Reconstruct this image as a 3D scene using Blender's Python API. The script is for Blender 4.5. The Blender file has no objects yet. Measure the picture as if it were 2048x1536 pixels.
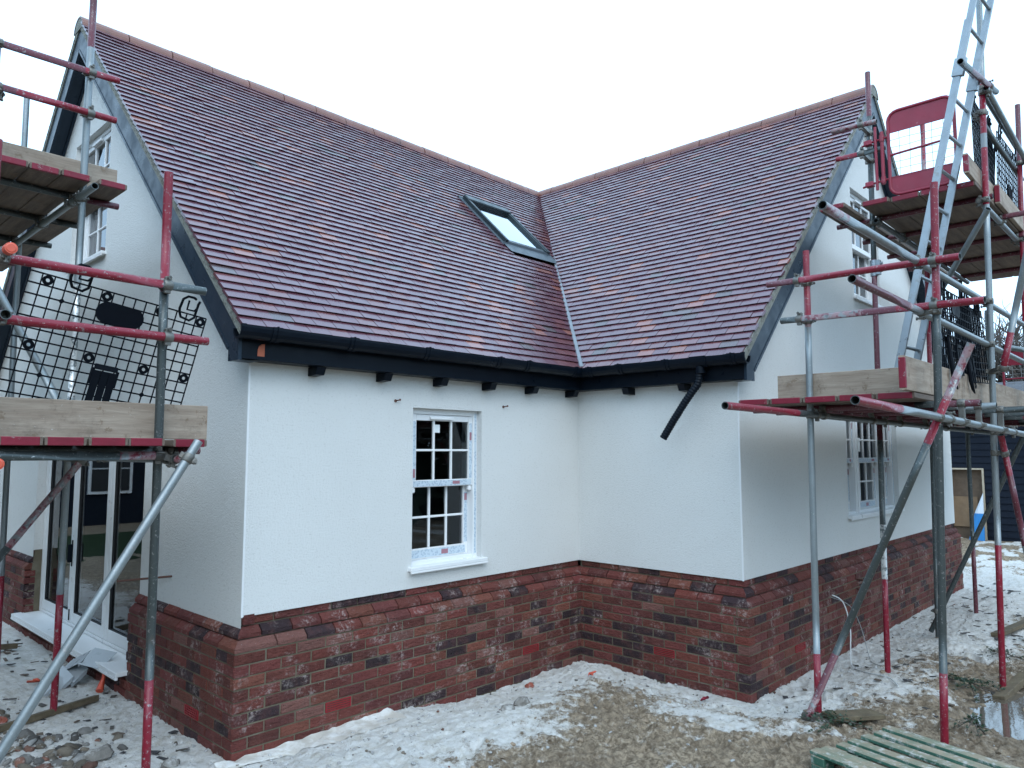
import bpy, math, random
import numpy as np
from mathutils import Vector, Matrix
random.seed(7); rng = np.random.default_rng(7)
SC = bpy.context.scene
COL = SC.collection
V = Vector

# ------------------------------------------------------------------ dimensions of the house (metres)
LA, LB = 3.534, 1.741            # lengths of the two inner walls
W, W1 = 6.916, 7.155             # widths of the two wings
ZB = 0.957                       # lower edge of the render
PJ = 0.076                       # projection of the brick plinth
ZE, OE, OV = 2.845, 0.215, 0.173 # eaves height, eaves and verge overhang
ZR = 6.496                       # ridge
HB, HA = W / 2, W1 / 2
SA = (ZR - ZE) / (HA + OE)       # slopes (dz per metre of plan)
SB = (ZR - ZE) / (HB + OE)
XB = 12.0                        # outbuilding wall

# ------------------------------------------------------------------ noise
_T = rng.random((256, 256))
def vnoise(x, y):
    x = np.asarray(x, float); y = np.asarray(y, float)
    xi = np.floor(x).astype(int); yi = np.floor(y).astype(int)
    fx = x - xi; fy = y - yi
    fx = fx * fx * (3 - 2 * fx); fy = fy * fy * (3 - 2 * fy)
    a = _T[xi & 255, yi & 255]; b = _T[(xi + 1) & 255, yi & 255]
    c = _T[xi & 255, (yi + 1) & 255]; d = _T[(xi + 1) & 255, (yi + 1) & 255]
    return (a * (1 - fx) + b * fx) * (1 - fy) + (c * (1 - fx) + d * fx) * fy
def fbm(x, y, o=4, g=.5):
    s = 0; a = 1; t = 0
    for i in range(o):
        s = s + a * vnoise(x * 2 ** i + 17.3 * i, y * 2 ** i + 9.1 * i); t += a; a *= g
    return s / t
def sstep(a, b, x):
    t = np.clip((np.asarray(x, float) - a) / (b - a), 0, 1)
    return t * t * (3 - 2 * t)

# ------------------------------------------------------------------ mesh building
class MB:
    """collects faces; build() links them as one mesh object"""
    def __init__(s): s.v = []; s.f = []; s.c = []; s.sm = []; s.cur = (1, 1, 1); s.hasc = False
    def col(s, c): s.cur = c; s.hasc = True; return s
    def add(s, verts, faces, smooth=False):
        b = len(s.v)
        for p in verts: s.v.append((p[0], p[1], p[2])); s.c.append(s.cur)
        for f in faces: s.f.append([b + i for i in f]); s.sm.append(smooth)
        return s
    def quad(s, a, b, c, d): return s.add([a, b, c, d], [(0, 1, 2, 3)])
    def box(s, x0, x1, y0, y1, z0, z1, bev=0.0):
        if bev <= 0:
            return s.hexa([(x0, y0, z0), (x1, y0, z0), (x1, y1, z0), (x0, y1, z0), (x0, y0, z1), (x1, y0, z1), (x1, y1, z1), (x0, y1, z1)])
        return s.obox(V(((x0 + x1) / 2, (y0 + y1) / 2, (z0 + z1) / 2)), V((1, 0, 0)), V((0, 1, 0)), V((0, 0, 1)), abs(x1 - x0) / 2, abs(y1 - y0) / 2, abs(z1 - z0) / 2, bev)
    def hexa(s, p):
        return s.add(p, [(0, 3, 2, 1), (4, 5, 6, 7), (0, 1, 5, 4), (1, 2, 6, 5), (2, 3, 7, 6), (3, 0, 4, 7)])
    def obox(s, c, ex, ey, ez, hx, hy, hz, bev=0.0):
        """oriented box with optional chamfered edges"""
        if bev <= 0:
            P = [c + ex * (sx * hx) + ey * (sy * hy) + ez * (sz * hz) for sz in (-1, 1) for sx, sy in ((-1, -1), (1, -1), (1, 1), (-1, 1))]
            return s.hexa(P)
        bev = min(bev, hx * .45, hy * .45, hz * .45)
        ix, iy, iz = hx - bev, hy - bev, hz - bev
        vs = []; idx = {}
        for sx in (-1, 1):
            for sy in (-1, 1):
                for sz in (-1, 1):
                    for ax, q in (('x', (hx, iy, iz)), ('y', (ix, hy, iz)), ('z', (ix, iy, hz))):
                        idx[(sx, sy, sz, ax)] = len(vs)
                        vs.append(c + ex * (sx * q[0]) + ey * (sy * q[1]) + ez * (sz * q[2]))
        I = idx; F = []
        for t in (-1, 1):
            F.append([I[(t, a, b, 'x')] for a, b in ((-1, -1), (1, -1), (1, 1), (-1, 1))][::t])
            F.append([I[(a, t, b, 'y')] for a, b in ((-1, -1), (-1, 1), (1, 1), (1, -1))][::t])
            F.append([I[(a, b, t, 'z')] for a, b in ((-1, -1), (1, -1), (1, 1), (-1, 1))][::t])
        for a in (-1, 1):
            for b in (-1, 1):
                F.append([I[(-1, a, b, 'y')], I[(1, a, b, 'y')], I[(1, a, b, 'z')], I[(-1, a, b, 'z')]][::a * b])
                F.append([I[(a, -1, b, 'z')], I[(a, 1, b, 'z')], I[(a, 1, b, 'x')], I[(a, -1, b, 'x')]][::a * b])
                F.append([I[(a, b, -1, 'x')], I[(a, b, 1, 'x')], I[(a, b, 1, 'y')], I[(a, b, -1, 'y')]][::a * b])
                for e in (-1, 1):
                    F.append([I[(a, b, e, k)] for k in 'xyz'][::a * b * e])
        return s.add(vs, F)
    def bar(s, p, q, w, h, up=(0, 0, 1), bev=0.0):
        """box from p to q, w wide, h high"""
        p = V(p); q = V(q); ex = (q - p); L = ex.length; ex.normalize(); up = V(up)
        ey = up.cross(ex)
        if ey.length < 1e-4: ey = V((1, 0, 0)).cross(ex)
        ey.normalize(); ez = ex.cross(ey)
        return s.obox((p + q) / 2, ex, ey, ez, L / 2, w / 2, h / 2, bev)
    def tube(s, pts, r, n=10, cap=True, smooth=True):
        """round tube along pts, r a number or one radius per point"""
        pts = [V(p) for p in pts]; m = len(pts)
        rs = r if isinstance(r, (list, tuple)) else [r] * m
        t = (pts[1] - pts[0]).normalized()
        a = t.cross(V((0, 0, 1)));
        if a.length < .05: a = t.cross(V((1, 0, 0)))
        a.normalize(); vs = []
        for i in range(m):
            if i == 0: t = pts[1] - pts[0]
            elif i == m - 1: t = pts[-1] - pts[-2]
            else: t = (pts[i + 1] - pts[i]).normalized() + (pts[i] - pts[i - 1]).normalized()
            t.normalize(); a = (a - t * a.dot(t)).normalized(); b = t.cross(a)
            for k in range(n):
                w = 2 * math.pi * k / n
                vs.append(pts[i] + (a * math.cos(w) + b * math.sin(w)) * rs[i])
        F = [(i * n + k, i * n + (k + 1) % n, (i + 1) * n + (k + 1) % n, (i + 1) * n + k) for i in range(m - 1) for k in range(n)]
        s.add(vs, F, smooth)
        if cap:
            s.add(vs[:n], [tuple(range(n))[::-1]]); s.add(vs[-n:], [tuple(range(n))])
        return s
    def prism(s, poly, d):
        """extrude planar polygon (list of Vectors) by vector d"""
        n = len(poly); q = [V(p) + V(d) for p in poly]
        F = [tuple(range(n))[::-1], tuple(range(n, 2 * n))] + [(i, (i + 1) % n, n + (i + 1) % n, n + i) for i in range(n)]
        return s.add([V(p) for p in poly] + q, F)
    def build(s, name, mat, parent=None, **kw):
        off = wloc(parent)
        me = bpy.data.meshes.new(name)
        me.from_pydata([(p[0] - off.x, p[1] - off.y, p[2] - off.z) for p in s.v], [], s.f)
        me.polygons.foreach_set('use_smooth', s.sm)
        if s.hasc:
            at = me.color_attributes.new('col', 'FLOAT_COLOR', 'POINT')
            at.data.foreach_set('color', np.array([(c[0], c[1], c[2], 1) for c in s.c], 'f').ravel())
        me.update()
        o = bpy.data.objects.new(name, me); COL.objects.link(o)
        if mat: me.materials.append(mat)
        if parent: o.parent = parent
        return tag(o, **kw)
def wloc(o):
    l = V((0, 0, 0))
    while o: l += o.location; o = o.parent
    return l
def tag(o, label=None, cat=None, group=None, kind=None):
    for k, v in (('label', label), ('category', cat), ('group', group), ('kind', kind)):
        if v: o[k] = v
    return o
def empty(name, loc, label, cat, group=None):
    o = bpy.data.objects.new(name, None); COL.objects.link(o); o.location = loc
    o.empty_display_size = .2
    return tag(o, label, cat, group)

# ------------------------------------------------------------------ materials
def newmat(name):
    m = bpy.data.materials.new(name); m.use_nodes = True
    nt = m.node_tree; b = nt.nodes['Principled BSDF']
    return m, nt, b
def N(nt, t, **kw):
    n = nt.nodes.new(t)
    for k, v in kw.items():
        if k in n.inputs: n.inputs[k].default_value = v
        else: setattr(n, k, v)
    return n
def noise(nt, scale, detail=4, rough=.55, vec=None, sc3=None):
    tc = nt.nodes.new('ShaderNodeNewGeometry')
    src = tc.outputs['Position'] if vec is None else vec
    if sc3:
        mp = nt.nodes.new('ShaderNodeMapping'); mp.inputs['Scale'].default_value = sc3
        nt.links.new(src, mp.inputs['Vector']); src = mp.outputs[0]
    n = nt.nodes.new('ShaderNodeTexNoise')
    n.inputs['Scale'].default_value = scale; n.inputs['Detail'].default_value = detail; n.inputs['Roughness'].default_value = rough
    nt.links.new(src, n.inputs['Vector'])
    return n.outputs['Fac']
def ramp(nt, fac, stops):
    r = nt.nodes.new('ShaderNodeValToRGB'); e = r.color_ramp.elements
    while len(e) < len(stops): e.new(.5)
    for i, (p, c) in enumerate(stops):
        e[i].position = p; e[i].color = (c, c, c, 1) if isinstance(c, (int, float)) else (*c, 1)
    nt.links.new(fac, r.inputs[0]); return r.outputs[0]
def mix(nt, fac, a, b, mode='MIX'):
    m = nt.nodes.new('ShaderNodeMix'); m.data_type = 'RGBA'; m.blend_type = mode
    for k, x in ((0, fac), (6, a), (7, b)):
        if isinstance(x, (int, float)): m.inputs[k].default_value = x
        elif isinstance(x, tuple): m.inputs[k].default_value = (*x, 1)
        else: nt.links.new(x, m.inputs[k])
    return m.outputs[2]
def bump(nt, b, h, dist, strength=1.0):
    n = nt.nodes.new('ShaderNodeBump'); n.inputs['Distance'].default_value = dist; n.inputs['Strength'].default_value = strength
    nt.links.new(h, n.inputs['Height']); nt.links.new(n.outputs[0], b.inputs['Normal']); return n
def attr(nt, name='col'):
    a = nt.nodes.new('ShaderNodeAttribute'); a.attribute_name = name; return a
def math_(nt, op, a, b=None, c=None):
    m = nt.nodes.new('ShaderNodeMath'); m.operation = op
    for i, x in enumerate((a, b, c)):
        if x is None: continue
        if isinstance(x, (int, float)): m.inputs[i].default_value = x
        else: nt.links.new(x, m.inputs[i])
    return m.outputs[0]
def L(nt, a, b): nt.links.new(a, b)

def simple(name, col, rough=.6, var=.25, scale=6, spec=.5, bmp=0, bscale=60, metal=0, coat=0, grime=None, gs=3, gt=(.55, .75)):
    m, nt, b = newmat(name)
    f = noise(nt, scale, 5)
    c = mix(nt, f, tuple(x * (1 - var) for x in col), tuple(min(1, x * (1 + var)) for x in col))
    if grime:
        g = ramp(nt, noise(nt, gs, 8, .7), [(gt[0], 0.0), (gt[1], 1.0)])
        c = mix(nt, g, c, grime)
    L(nt, c, b.inputs['Base Color'])
    rr = ramp(nt, noise(nt, scale * 2.3, 4), [(.3, max(.02, rough - .12)), (.7, min(1, rough + .12))])
    L(nt, rr, b.inputs['Roughness'])
    b.inputs['Metallic'].default_value = metal; b.inputs['Specular IOR Level'].default_value = spec
    if coat: b.inputs['Coat Weight'].default_value = coat
    if bmp: bump(nt, b, noise(nt, bscale, 5), bmp)
    return m

M = {}
def mk_render():
    m, nt, b = newmat('white_render')
    big = noise(nt, .8, 4)
    c = mix(nt, big, (.63, .635, .615), (.73, .735, .715))
    # small trowel pits and a few pale rubbed marks
    pit = ramp(nt, noise(nt, 42, 4, .65, sc3=(1, 1, 1.5)), [(.30, 1.0), (.44, 0.0)])
    c = mix(nt, math_(nt, 'MULTIPLY', pit, .42), c, (.45, .45, .42))
    st = ramp(nt, noise(nt, 2.2, 6, .7), [(.60, 0.0), (.80, 1.0)])
    c = mix(nt, math_(nt, 'MULTIPLY', st, .22), c, (.55, .545, .51))
    # splash and damp staining near the drip edge
    L(nt, c, b.inputs['Base Color']); b.inputs['Roughness'].default_value = .9; b.inputs['Specular IOR Level'].default_value = .25
    h = math_(nt, 'ADD', noise(nt, 190, 3, .6), math_(nt, 'MULTIPLY', noise(nt, 70, 3, .65), 1.3))
    bump(nt, b, h, .0040, 1.0)
    return m
M['render'] = mk_render()
def mk_brick():
    m, nt, b = newmat('brick')
    a = attr(nt)
    f = noise(nt, 26, 6, .65)
    c = mix(nt, f, mix(nt, .55, a.outputs['Color'], (.03, .012, .012)), a.outputs['Color'])
    lite = ramp(nt, noise(nt, 11, 4, .6), [(.45, 0.0), (.75, 1.0)])
    c = mix(nt, math_(nt, 'MULTIPLY', lite, .30), c, (.24, .085, .065))
    # lime bloom
    bl = ramp(nt, noise(nt, 4.5, 4, .6), [(.52, 0.0), (.64, 1.0)])
    bl2 = ramp(nt, noise(nt, 34, 6, .75), [(.48, 0.0), (.62, 1.0)])
    c = mix(nt, math_(nt, 'MULTIPLY', math_(nt, 'MULTIPLY', bl, bl2), .7), c, (.46, .38, .35))
    sp = ramp(nt, noise(nt, 120, 3, .6), [(.68, 0.0), (.73, 1.0)])
    c = mix(nt, math_(nt, 'MULTIPLY', sp, .5), c, (.6, .58, .55))
    L(nt, c, b.inputs['Base Color'])
    b.inputs['Roughness'].default_value = .78; b.inputs['Specular IOR Level'].default_value = .35
    h = math_(nt, 'ADD', noise(nt, 70, 6, .7), math_(nt, 'MULTIPLY', noise(nt, 22, 3, .6, sc3=(1, 1, 2.2)), 1.6))
    bump(nt, b, h, .016, 1.0)
    return m
M['brick'] = mk_brick()
M['mortar'] = simple('mortar', (.145, .122, .085), .95, .35, 12, .2, .004, 180, grime=(.21, .19, .145), gs=2.5, gt=(.5, .7))
def mk_tile():
    m, nt, b = newmat('clay_roof_tile')
    a = attr(nt)
    f = noise(nt, 9, 5, .6)
    c = mix(nt, f, mix(nt, .35, a.outputs['Color'], (.03, .016, .02)), a.outputs['Color'])
    s = ramp(nt, noise(nt, 90, 4, .7), [(.62, 0.0), (.74, 1.0)])
    c = mix(nt, math_(nt, 'MULTIPLY', s, .35), c, (.22, .12, .10))
    L(nt, c, b.inputs['Base Color'])
    L(nt, ramp(nt, noise(nt, 5, 5, .6), [(.3, .18), (.7, .30)]), b.inputs['Roughness'])
    b.inputs['Specular IOR Level'].default_value = .9; b.inputs['Specular Tint'].default_value = (.93, .92, 1, 1)
    bump(nt, b, noise(nt, 160, 3, .6), .0006, .5)
    return m
M['tile'] = mk_tile()
M['ridge'] = simple('clay_ridge_tile', (.20, .085, .062), .42, .3, 5, .5, .003, 90, grime=(.10, .07, .065), gs=4)
M['verge'] = simple('verge_mortar', (.23, .235, .21), .95, .25, 14, .2, .006, 50, grime=(.12, .115, .095), gs=9, gt=(.5, .65))
M['joinery'] = simple('anthracite_joinery', (.016, .028, .044), .34, .15, 3, .2, .0004, 60)
M['black'] = simple('black_plastic', (.003, .006, .011), .38, .2, 4, .14, .0003, 90)
M['blackrub'] = simple('black_mesh_plastic', (.004, .006, .010), .55, .3, 7, .1, 0, grime=(.03, .03, .03), gs=6, gt=(.66, .78))
M['lead'] = simple('lead_flashing', (.16, .18, .20), .45, .25, 6, .5, .003, 30)
M['blindpale'] = simple('pale_green_blind', (.24, .40, .385), .8, .03)
M['flash'] = simple('painted_flashing', (.065, .085, .10), .4, .15, 5, .4)
M['greyalu'] = simple('grey_window_cover', (.022, .033, .038), .35, .2, 4, .3)
M['upvc'] = simple('white_window_frame', (.77, .78, .78), .38, .02, 2, .4)
M['dark_gasket'] = simple('dark_gasket', (.015, .016, .018), .6, .2)
def mk_tape():
    m, nt, b = newmat('printed_protective_tape')
    g = nt.nodes.new('ShaderNodeNewGeometry')
    sx = nt.nodes.new('ShaderNodeSeparateXYZ'); L(nt, g.outputs['Position'], sx.inputs[0])
    along = math_(nt, 'ADD', sx.outputs[2], math_(nt, 'MULTIPLY', math_(nt, 'ADD', sx.outputs[0], sx.outputs[1]), .93))
    cross = math_(nt, 'SUBTRACT', sx.outputs[2], math_(nt, 'MULTIPLY', math_(nt, 'ADD', sx.outputs[0], sx.outputs[1]), .93))
    cb = nt.nodes.new('ShaderNodeCombineXYZ'); L(nt, math_(nt, 'MULTIPLY', along, 38), cb.inputs[0]); L(nt, math_(nt, 'MULTIPLY', cross, 38), cb.inputs[1])
    n1 = nt.nodes.new('ShaderNodeTexVoronoi'); n1.distance = 'CHEBYCHEV'; n1.inputs['Scale'].default_value = 1.0; L(nt, cb.outputs[0], n1.inputs['Vector'])
    k = ramp(nt, n1.outputs['Distance'], [(.30, 1.0), (.38, 0.0)])
    c = mix(nt, math_(nt, 'MULTIPLY', k, .42), (.55, .63, .69), (.16, .26, .38))
    L(nt, c, b.inputs['Base Color']); b.inputs['Roughness'].default_value = .35
    return m
M['tape'] = mk_tape()
M['redprint'] = simple('red_tape_print', (.36, .17, .20), .4, .15)
M['paper'] = simple('paper_label', (.72, .76, .76), .7, .06)
def mk_glass(name, tint=(.80, .86, .88), refl=1.0, rough=0.0):
    m = bpy.data.materials.new(name); m.use_nodes = True; nt = m.node_tree; nt.nodes.clear()
    o = nt.nodes.new('ShaderNodeOutputMaterial'); mx = nt.nodes.new('ShaderNodeMixShader')
    t = nt.nodes.new('ShaderNodeBsdfTransparent'); t.inputs[0].default_value = (*tint, 1)
    g = nt.nodes.new('ShaderNodeBsdfGlossy'); g.inputs['Roughness'].default_value = rough; g.inputs[0].default_value = (.95, .97, 1, 1)
    f = nt.nodes.new('ShaderNodeFresnel'); f.inputs[0].default_value = 1.52
    k = math_(nt, 'MINIMUM', math_(nt, 'MULTIPLY', f.outputs[0], 1.7 * refl), 1.0)
    L(nt, k, mx.inputs[0]); L(nt, t.outputs[0], mx.inputs[1]); L(nt, g.outputs[0], mx.inputs[2]); L(nt, mx.outputs[0], o.inputs[0])
    return m
M['glass'] = mk_glass('window_glass', (.70, .78, .80), .75)
M['skyglass'] = mk_glass('roof_window_glass', (.62, .74, .74), 1.5)
M['inside'] = simple('interior_shade_dark', (.06, .062, .066), .95, .2, 5)  # the gloom of the rooms is put into this dark colour
M['insidefloor'] = simple('concrete_floor', (.08, .078, .075), .9, .25, 3)
def mk_scaf():
    m, nt, b = newmat('scaffold_tube')
    a = attr(nt)
    sp = nt.nodes.new('ShaderNodeSeparateColor'); L(nt, a.outputs['Color'], sp.inputs[0])
    # galvanised steel, streaky
    g1 = noise(nt, 14, 6, .65, sc3=(1, 1, .35)); g2 = noise(nt, 70, 4, .6)
    galv = mix(nt, g1, (.16, .185, .19), (.36, .40, .415))
    galv = mix(nt, sp.outputs[1], galv, (.085, .10, .10))        # weathered dark tubes
    crust = math_(nt, 'MULTIPLY', math_(nt, 'MULTIPLY', sp.outputs[2], math_(nt, 'SUBTRACT', 1.0, sp.outputs[0])), ramp(nt, noise(nt, 22, 6, .7), [(.42, 0.0), (.50, 1.0)]))
    rust = ramp(nt, noise(nt, 9, 6, .7), [(.60, 0.0), (.72, 1.0)])
    galv = mix(nt, math_(nt, 'MULTIPLY', rust, .35), galv, (.16, .11, .075))
    red = mix(nt, noise(nt, 8, 5, .6), (.13, .006, .016), (.29, .013, .034))
    red = mix(nt, sp.outputs[2], red, (.085, .033, .044))          # faded, dirty paint
    edge = math_(nt, 'ADD', sp.outputs[0], math_(nt, 'MULTIPLY', math_(nt, 'SUBTRACT', noise(nt, 16, 6, .7), .5), 1.1))
    k = ramp(nt, edge, [(.47, 0.0), (.53, 1.0)])
    c = mix(nt, k, galv, red)
    chip = ramp(nt, noise(nt, 36, 6, .75), [(.59, 0.0), (.63, 1.0)])
    c = mix(nt, math_(nt, 'MULTIPLY', chip, .8), c, (.30, .30, .30))
    ren = ramp(nt, noise(nt, 60, 5, .78), [(.63, 0.0), (.67, 1.0)])
    c = mix(nt, math_(nt, 'MULTIPLY', ren, .75), c, (.62, .62, .60))
    c = mix(nt, crust, c, (.68, .68, .66))
    L(nt, c, b.inputs['Base Color'])
    L(nt, mix(nt, k, (.42, .42, .42), (.36, .36, .36)), b.inputs['Roughness'])
    L(nt, math_(nt, 'MULTIPLY', math_(nt, 'SUBTRACT', 1.0, k), .55), b.inputs['Metallic'])
    bump(nt, b, g2, .0015, .7)
    return m
M['scaf'] = mk_scaf()
M['coupler'] = simple('steel_coupler', (.17, .165, .15), .5, .4, 18, .5, .002, 80, metal=.6, grime=(.13, .09, .06), gs=12)
M['darkhole'] = simple('tube_inside', (.012, .010, .010), .9, .3)
M['orange'] = simple('orange_plastic', (.62, .10, .055), .45, .15)
M['redpaint'] = simple('red_steel_paint', (.25, .014, .036), .38, .3, 5, .5, .0008, 40, grime=(.42, .16, .17), gs=9, gt=(.64, .72))
M['endband'] = simple('red_board_band', (.19, .010, .026), .5, .4, 9, .4, .001, 60, grime=(.28, .25, .24), gs=16, gt=(.60, .68))
def mk_wood(name, sc3, base, dark, stain=.5, rough=.75):
    m, nt, b = newmat(name)
    g = noise(nt, 24, 6, .6, sc3=sc3)
    w = noise(nt, 80, 4, .6, sc3=sc3)
    c = mix(nt, ramp(nt, g, [(.32, 0.0), (.68, 1.0)]), dark, base)
    c = mix(nt, math_(nt, 'MULTIPLY', ramp(nt, w, [(.45, 0.0), (.7, 1.0)]), .35), c, tuple(x * .55 for x in base))
    s = ramp(nt, noise(nt, 5.5, 6, .7), [(.52, 0.0), (.70, 1.0)])
    c = mix(nt, math_(nt, 'MULTIPLY', s, stain), c, (.085, .062, .045))
    sp = ramp(nt, noise(nt, 60, 4, .75), [(.67, 0.0), (.71, 1.0)])
    c = mix(nt, math_(nt, 'MULTIPLY', sp, .8), c, (.62, .60, .57))
    kn = nt.nodes.new('ShaderNodeTexVoronoi'); kn.inputs['Scale'].default_value = 3.1; gp = nt.nodes.new('ShaderNodeNewGeometry'); L(nt, gp.outputs['Position'], kn.inputs['Vector'])
    c = mix(nt, ramp(nt, kn.outputs['Distance'], [(.055, .85), (.09, .35), (.14, 0.0)]), c, (.12, .075, .045))     # knots
    mud = ramp(nt, noise(nt, 11, 5, .7), [(.60, 0.0), (.63, 1.0)])
    c = mix(nt, math_(nt, 'MULTIPLY', mud, .55), c, (.20, .135, .085))                                               # mud splashes
    L(nt, c, b.inputs['Base Color']); b.inputs['Roughness'].default_value = rough; b.inputs['Specular IOR Level'].default_value = .3
    bump(nt, b, math_(nt, 'ADD', w, g), .003, .7)
    return m
M['woodx'] = mk_wood('sawn_board_lengthwise', (.12, 1, 1.2), (.40, .325, .255), (.27, .205, .155), .5)
M['woody'] = mk_wood('sawn_board_crosswise', (1, .12, 1.2), (.40, .325, .255), (.27, .205, .155), .5)
M['deckx'] = mk_wood('deck_board_lengthwise', (.1, 1, 1), (.21, .16, .125), (.11, .085, .07), .6)
M['decky'] = mk_wood('deck_board_crosswise', (1, .1, 1), (.21, .16, .125), (.11, .085, .07), .6)
M['pallet'] = mk_wood('weathered_pallet_wood', (.5, .5, 1), (.27, .215, .15), (.15, .12, .085), .55)
M['alu'] = simple('ladder_aluminium', (.29, .325, .35), .38, .2, 7, .5, .001, 50, metal=.55, grime=(.25, .24, .22), gs=12, gt=(.58, .7))
M['wire'] = simple('galvanised_wire', (.32, .33, .33), .5, .2, metal=.4)
M['leaf'] = simple('dark_leaves', (.022, .045, .022), .5, .5, 20)
M['bark'] = simple('tree_bark', (.10, .085, .075), .9, .3, 8, .2)
M['navy'] = simple('navy_cladding', (.008, .012, .021), .6, .25, 4, .15, .002, 40)
M['white_pole'] = simple('lime_crust', (.7, .7, .68), .9, .1, 20)
M['cable'] = simple('white_cable', (.62, .63, .62), .5, .1)
M['copper'] = simple('rusty_bar', (.12, .055, .04), .7, .3, 20)
M['terracotta'] = simple('bare_terracotta', (.42, .12, .065), .8, .2)
M['blue'] = simple('blue_sheet', (.02, .16, .42), .45, .2)
M['membrane'] = simple('sandy_polythene', (.50, .465, .41), .5, .2, 8, .5, .01, 14, grime=(.68, .67, .64), gs=7, gt=(.45, .6))
M['strip'] = simple('grey_plastic_strip', (.40, .43, .45), .35, .12)

# ================================================================== HOUSE
house = empty('house', (0, 0, 0), 'white rendered L-shaped house on a red brick plinth under a steep clay tile roof', 'house')
def clip(poly, a, b, c):
    """keep the part of 2-D polygon where a*x+b*y<=c"""
    out = []
    for i in range(len(poly)):
        p, q = poly[i], poly[(i + 1) % len(poly)]
        dp, dq = a * p[0] + b * p[1] - c, a * q[0] + b * q[1] - c
        if dp <= 0: out.append(p)
        if dp * dq < 0:
            t = dp / (dp - dq); out.append((p[0] + (q[0] - p[0]) * t, p[1] + (q[1] - p[1]) * t))
    return out
X, Y, Z = V((1, 0, 0)), V((0, 1, 0)), V((0, 0, 1))
ROOFT = .13
def wall(mb, O, ex, n, L_, top, gable=None, opens=(), depth=.10):
    """rendered wall sheet with real openings and reveals; gable = slope of both verges"""
    zs = {ZB, top}; as_ = {0, L_}
    for a0, a1, z0, z1 in opens: as_ |= {a0, a1}; zs |= {z0, z1}
    as_ = sorted(as_); zs = sorted(zs)
    P = lambda a, z, o=0: O + ex * a + n * o + Z * (z - O.z)
    for i in range(len(as_) - 1):
        for j in range(len(zs) - 1):
            ac, zc = (as_[i] + as_[i + 1]) / 2, (zs[j] + zs[j + 1]) / 2
            if any(a0 < ac < a1 and z0 < zc < z1 for a0, a1, z0, z1 in opens): continue
            poly = [(as_[i], zs[j]), (as_[i + 1], zs[j]), (as_[i + 1], zs[j + 1]), (as_[i], zs[j + 1])]
            if gable:
                z0 = ZE + gable * OE - ROOFT
                poly = clip(poly, -gable, 1, z0); poly = clip(poly, gable, 1, z0 + gable * L_)
            if len(poly) >= 3: mb.add([P(a, z) for a, z in poly], [tuple(range(len(poly)))])
    for a0, a1, z0, z1 in opens:
        zz = max(z0, ZB)
        for (pa, pz, qa, qz) in ((a0, zz, a0, z1), (a0, z1, a1, z1), (a1, z1, a1, zz), (a1, z0, a0, z0)):
            if z0 < ZB and pz == z0 and qz == z0: continue
            mb.quad(P(pa, pz), P(qa, qz), P(qa, qz, -depth), P(pa, pz, -depth))
    # drip edge along the foot, interrupted by door openings
    cuts = [(a0, a1) for a0, a1, z0, z1 in opens if z0 < ZB]
    s = 0
    for a0, a1 in cuts + [(L_, L_)]:
        mb.quad(P(s, ZB), P(a0, ZB), P(a0, ZB, -.05), P(s, ZB, -.05)); s = a1
OPA = [(LA - 2.13, LA - 1.36, 1.115, 2.385)]
OPG1 = [(W1 - 4.79, W1 - 1.73, .30, 2.16), (W1 - 4.04, W1 - 2.97, 3.94, 5.29)]
OPG2 = [(2.50, 4.28, 1.33, 2.47), (2.96, 3.90, 3.82, 5.13)]
ZT = ZE + .10
mb = MB()
wall(mb, V((-LA, 0, 0)), X, -Y, LA, ZT, None, OPA)
wall(mb, V((0, 0, 0)), -Y, -X, LB, ZT)
wall(mb, V((-LA, W1, 0)), -Y, -X, W1, ZR, SA, OPG1)
wall(mb, V((0, -LB, 0)), X, -Y, W, ZR, SB, OPG2)
wall(mb, V((W, -LB, 0)), Y, X, W1 + LB, ZT)
wall(mb, V((W, W1, 0)), -X, Y, W + LA, ZT)
mb.build('render_wall', M['render'], house)
# corner beads
for (x, y, dx, dy) in ((-LA, 0, -1, -1), (0, -LB, -1, -1)):
    mb = MB(); mb.box(x + dx * .0025, x + .009, y + dy * .0025, y + .009, ZB - .004, 2.63)
    mb.build('corner_bead', M['upvc'], house)
# bare interior
mb = MB()
mb.quad(V((-LA + .02, .02, .2)), V((W - .02, .02, .2)), V((W - .02, W1 - .02, .2)), V((-LA + .02, W1 - .02, .2)))
mb.quad(V((.02, -LB + .02, .2)), V((W - .02, -LB + .02, .2)), V((W - .02, .02, .2)), V((.02, .02, .2)))
mb.build('floor_slab', M['insidefloor'], house)
mb = MB()
mb.box(-LA + .02, W - .02, .03, W1 - .02, 2.52, 2.72); mb.box(.03, W - .02, -LB + .02, .02, 2.52, 2.72)
mb.box(-LA + .03, 0, 1.5, 1.6, .21, 2.51); mb.box(-LA + .03, .19, 5.0, 5.1, .21, 2.51); mb.box(.2, .3, -LB + .03, W1 - .03, .21, 2.51); mb.box(.31, W - .03, .6, .7, .21, 2.51)
mb.box(-1.2, -1.1, 2.0, W1 - 2.0, 2.73, 4.6); mb.box(2.0, W - 2.0, .9, 1.0, 2.73, 4.2)
mb.build('partition_wall', M['inside'], house)  # partitions added as dark backing behind the glass

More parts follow.
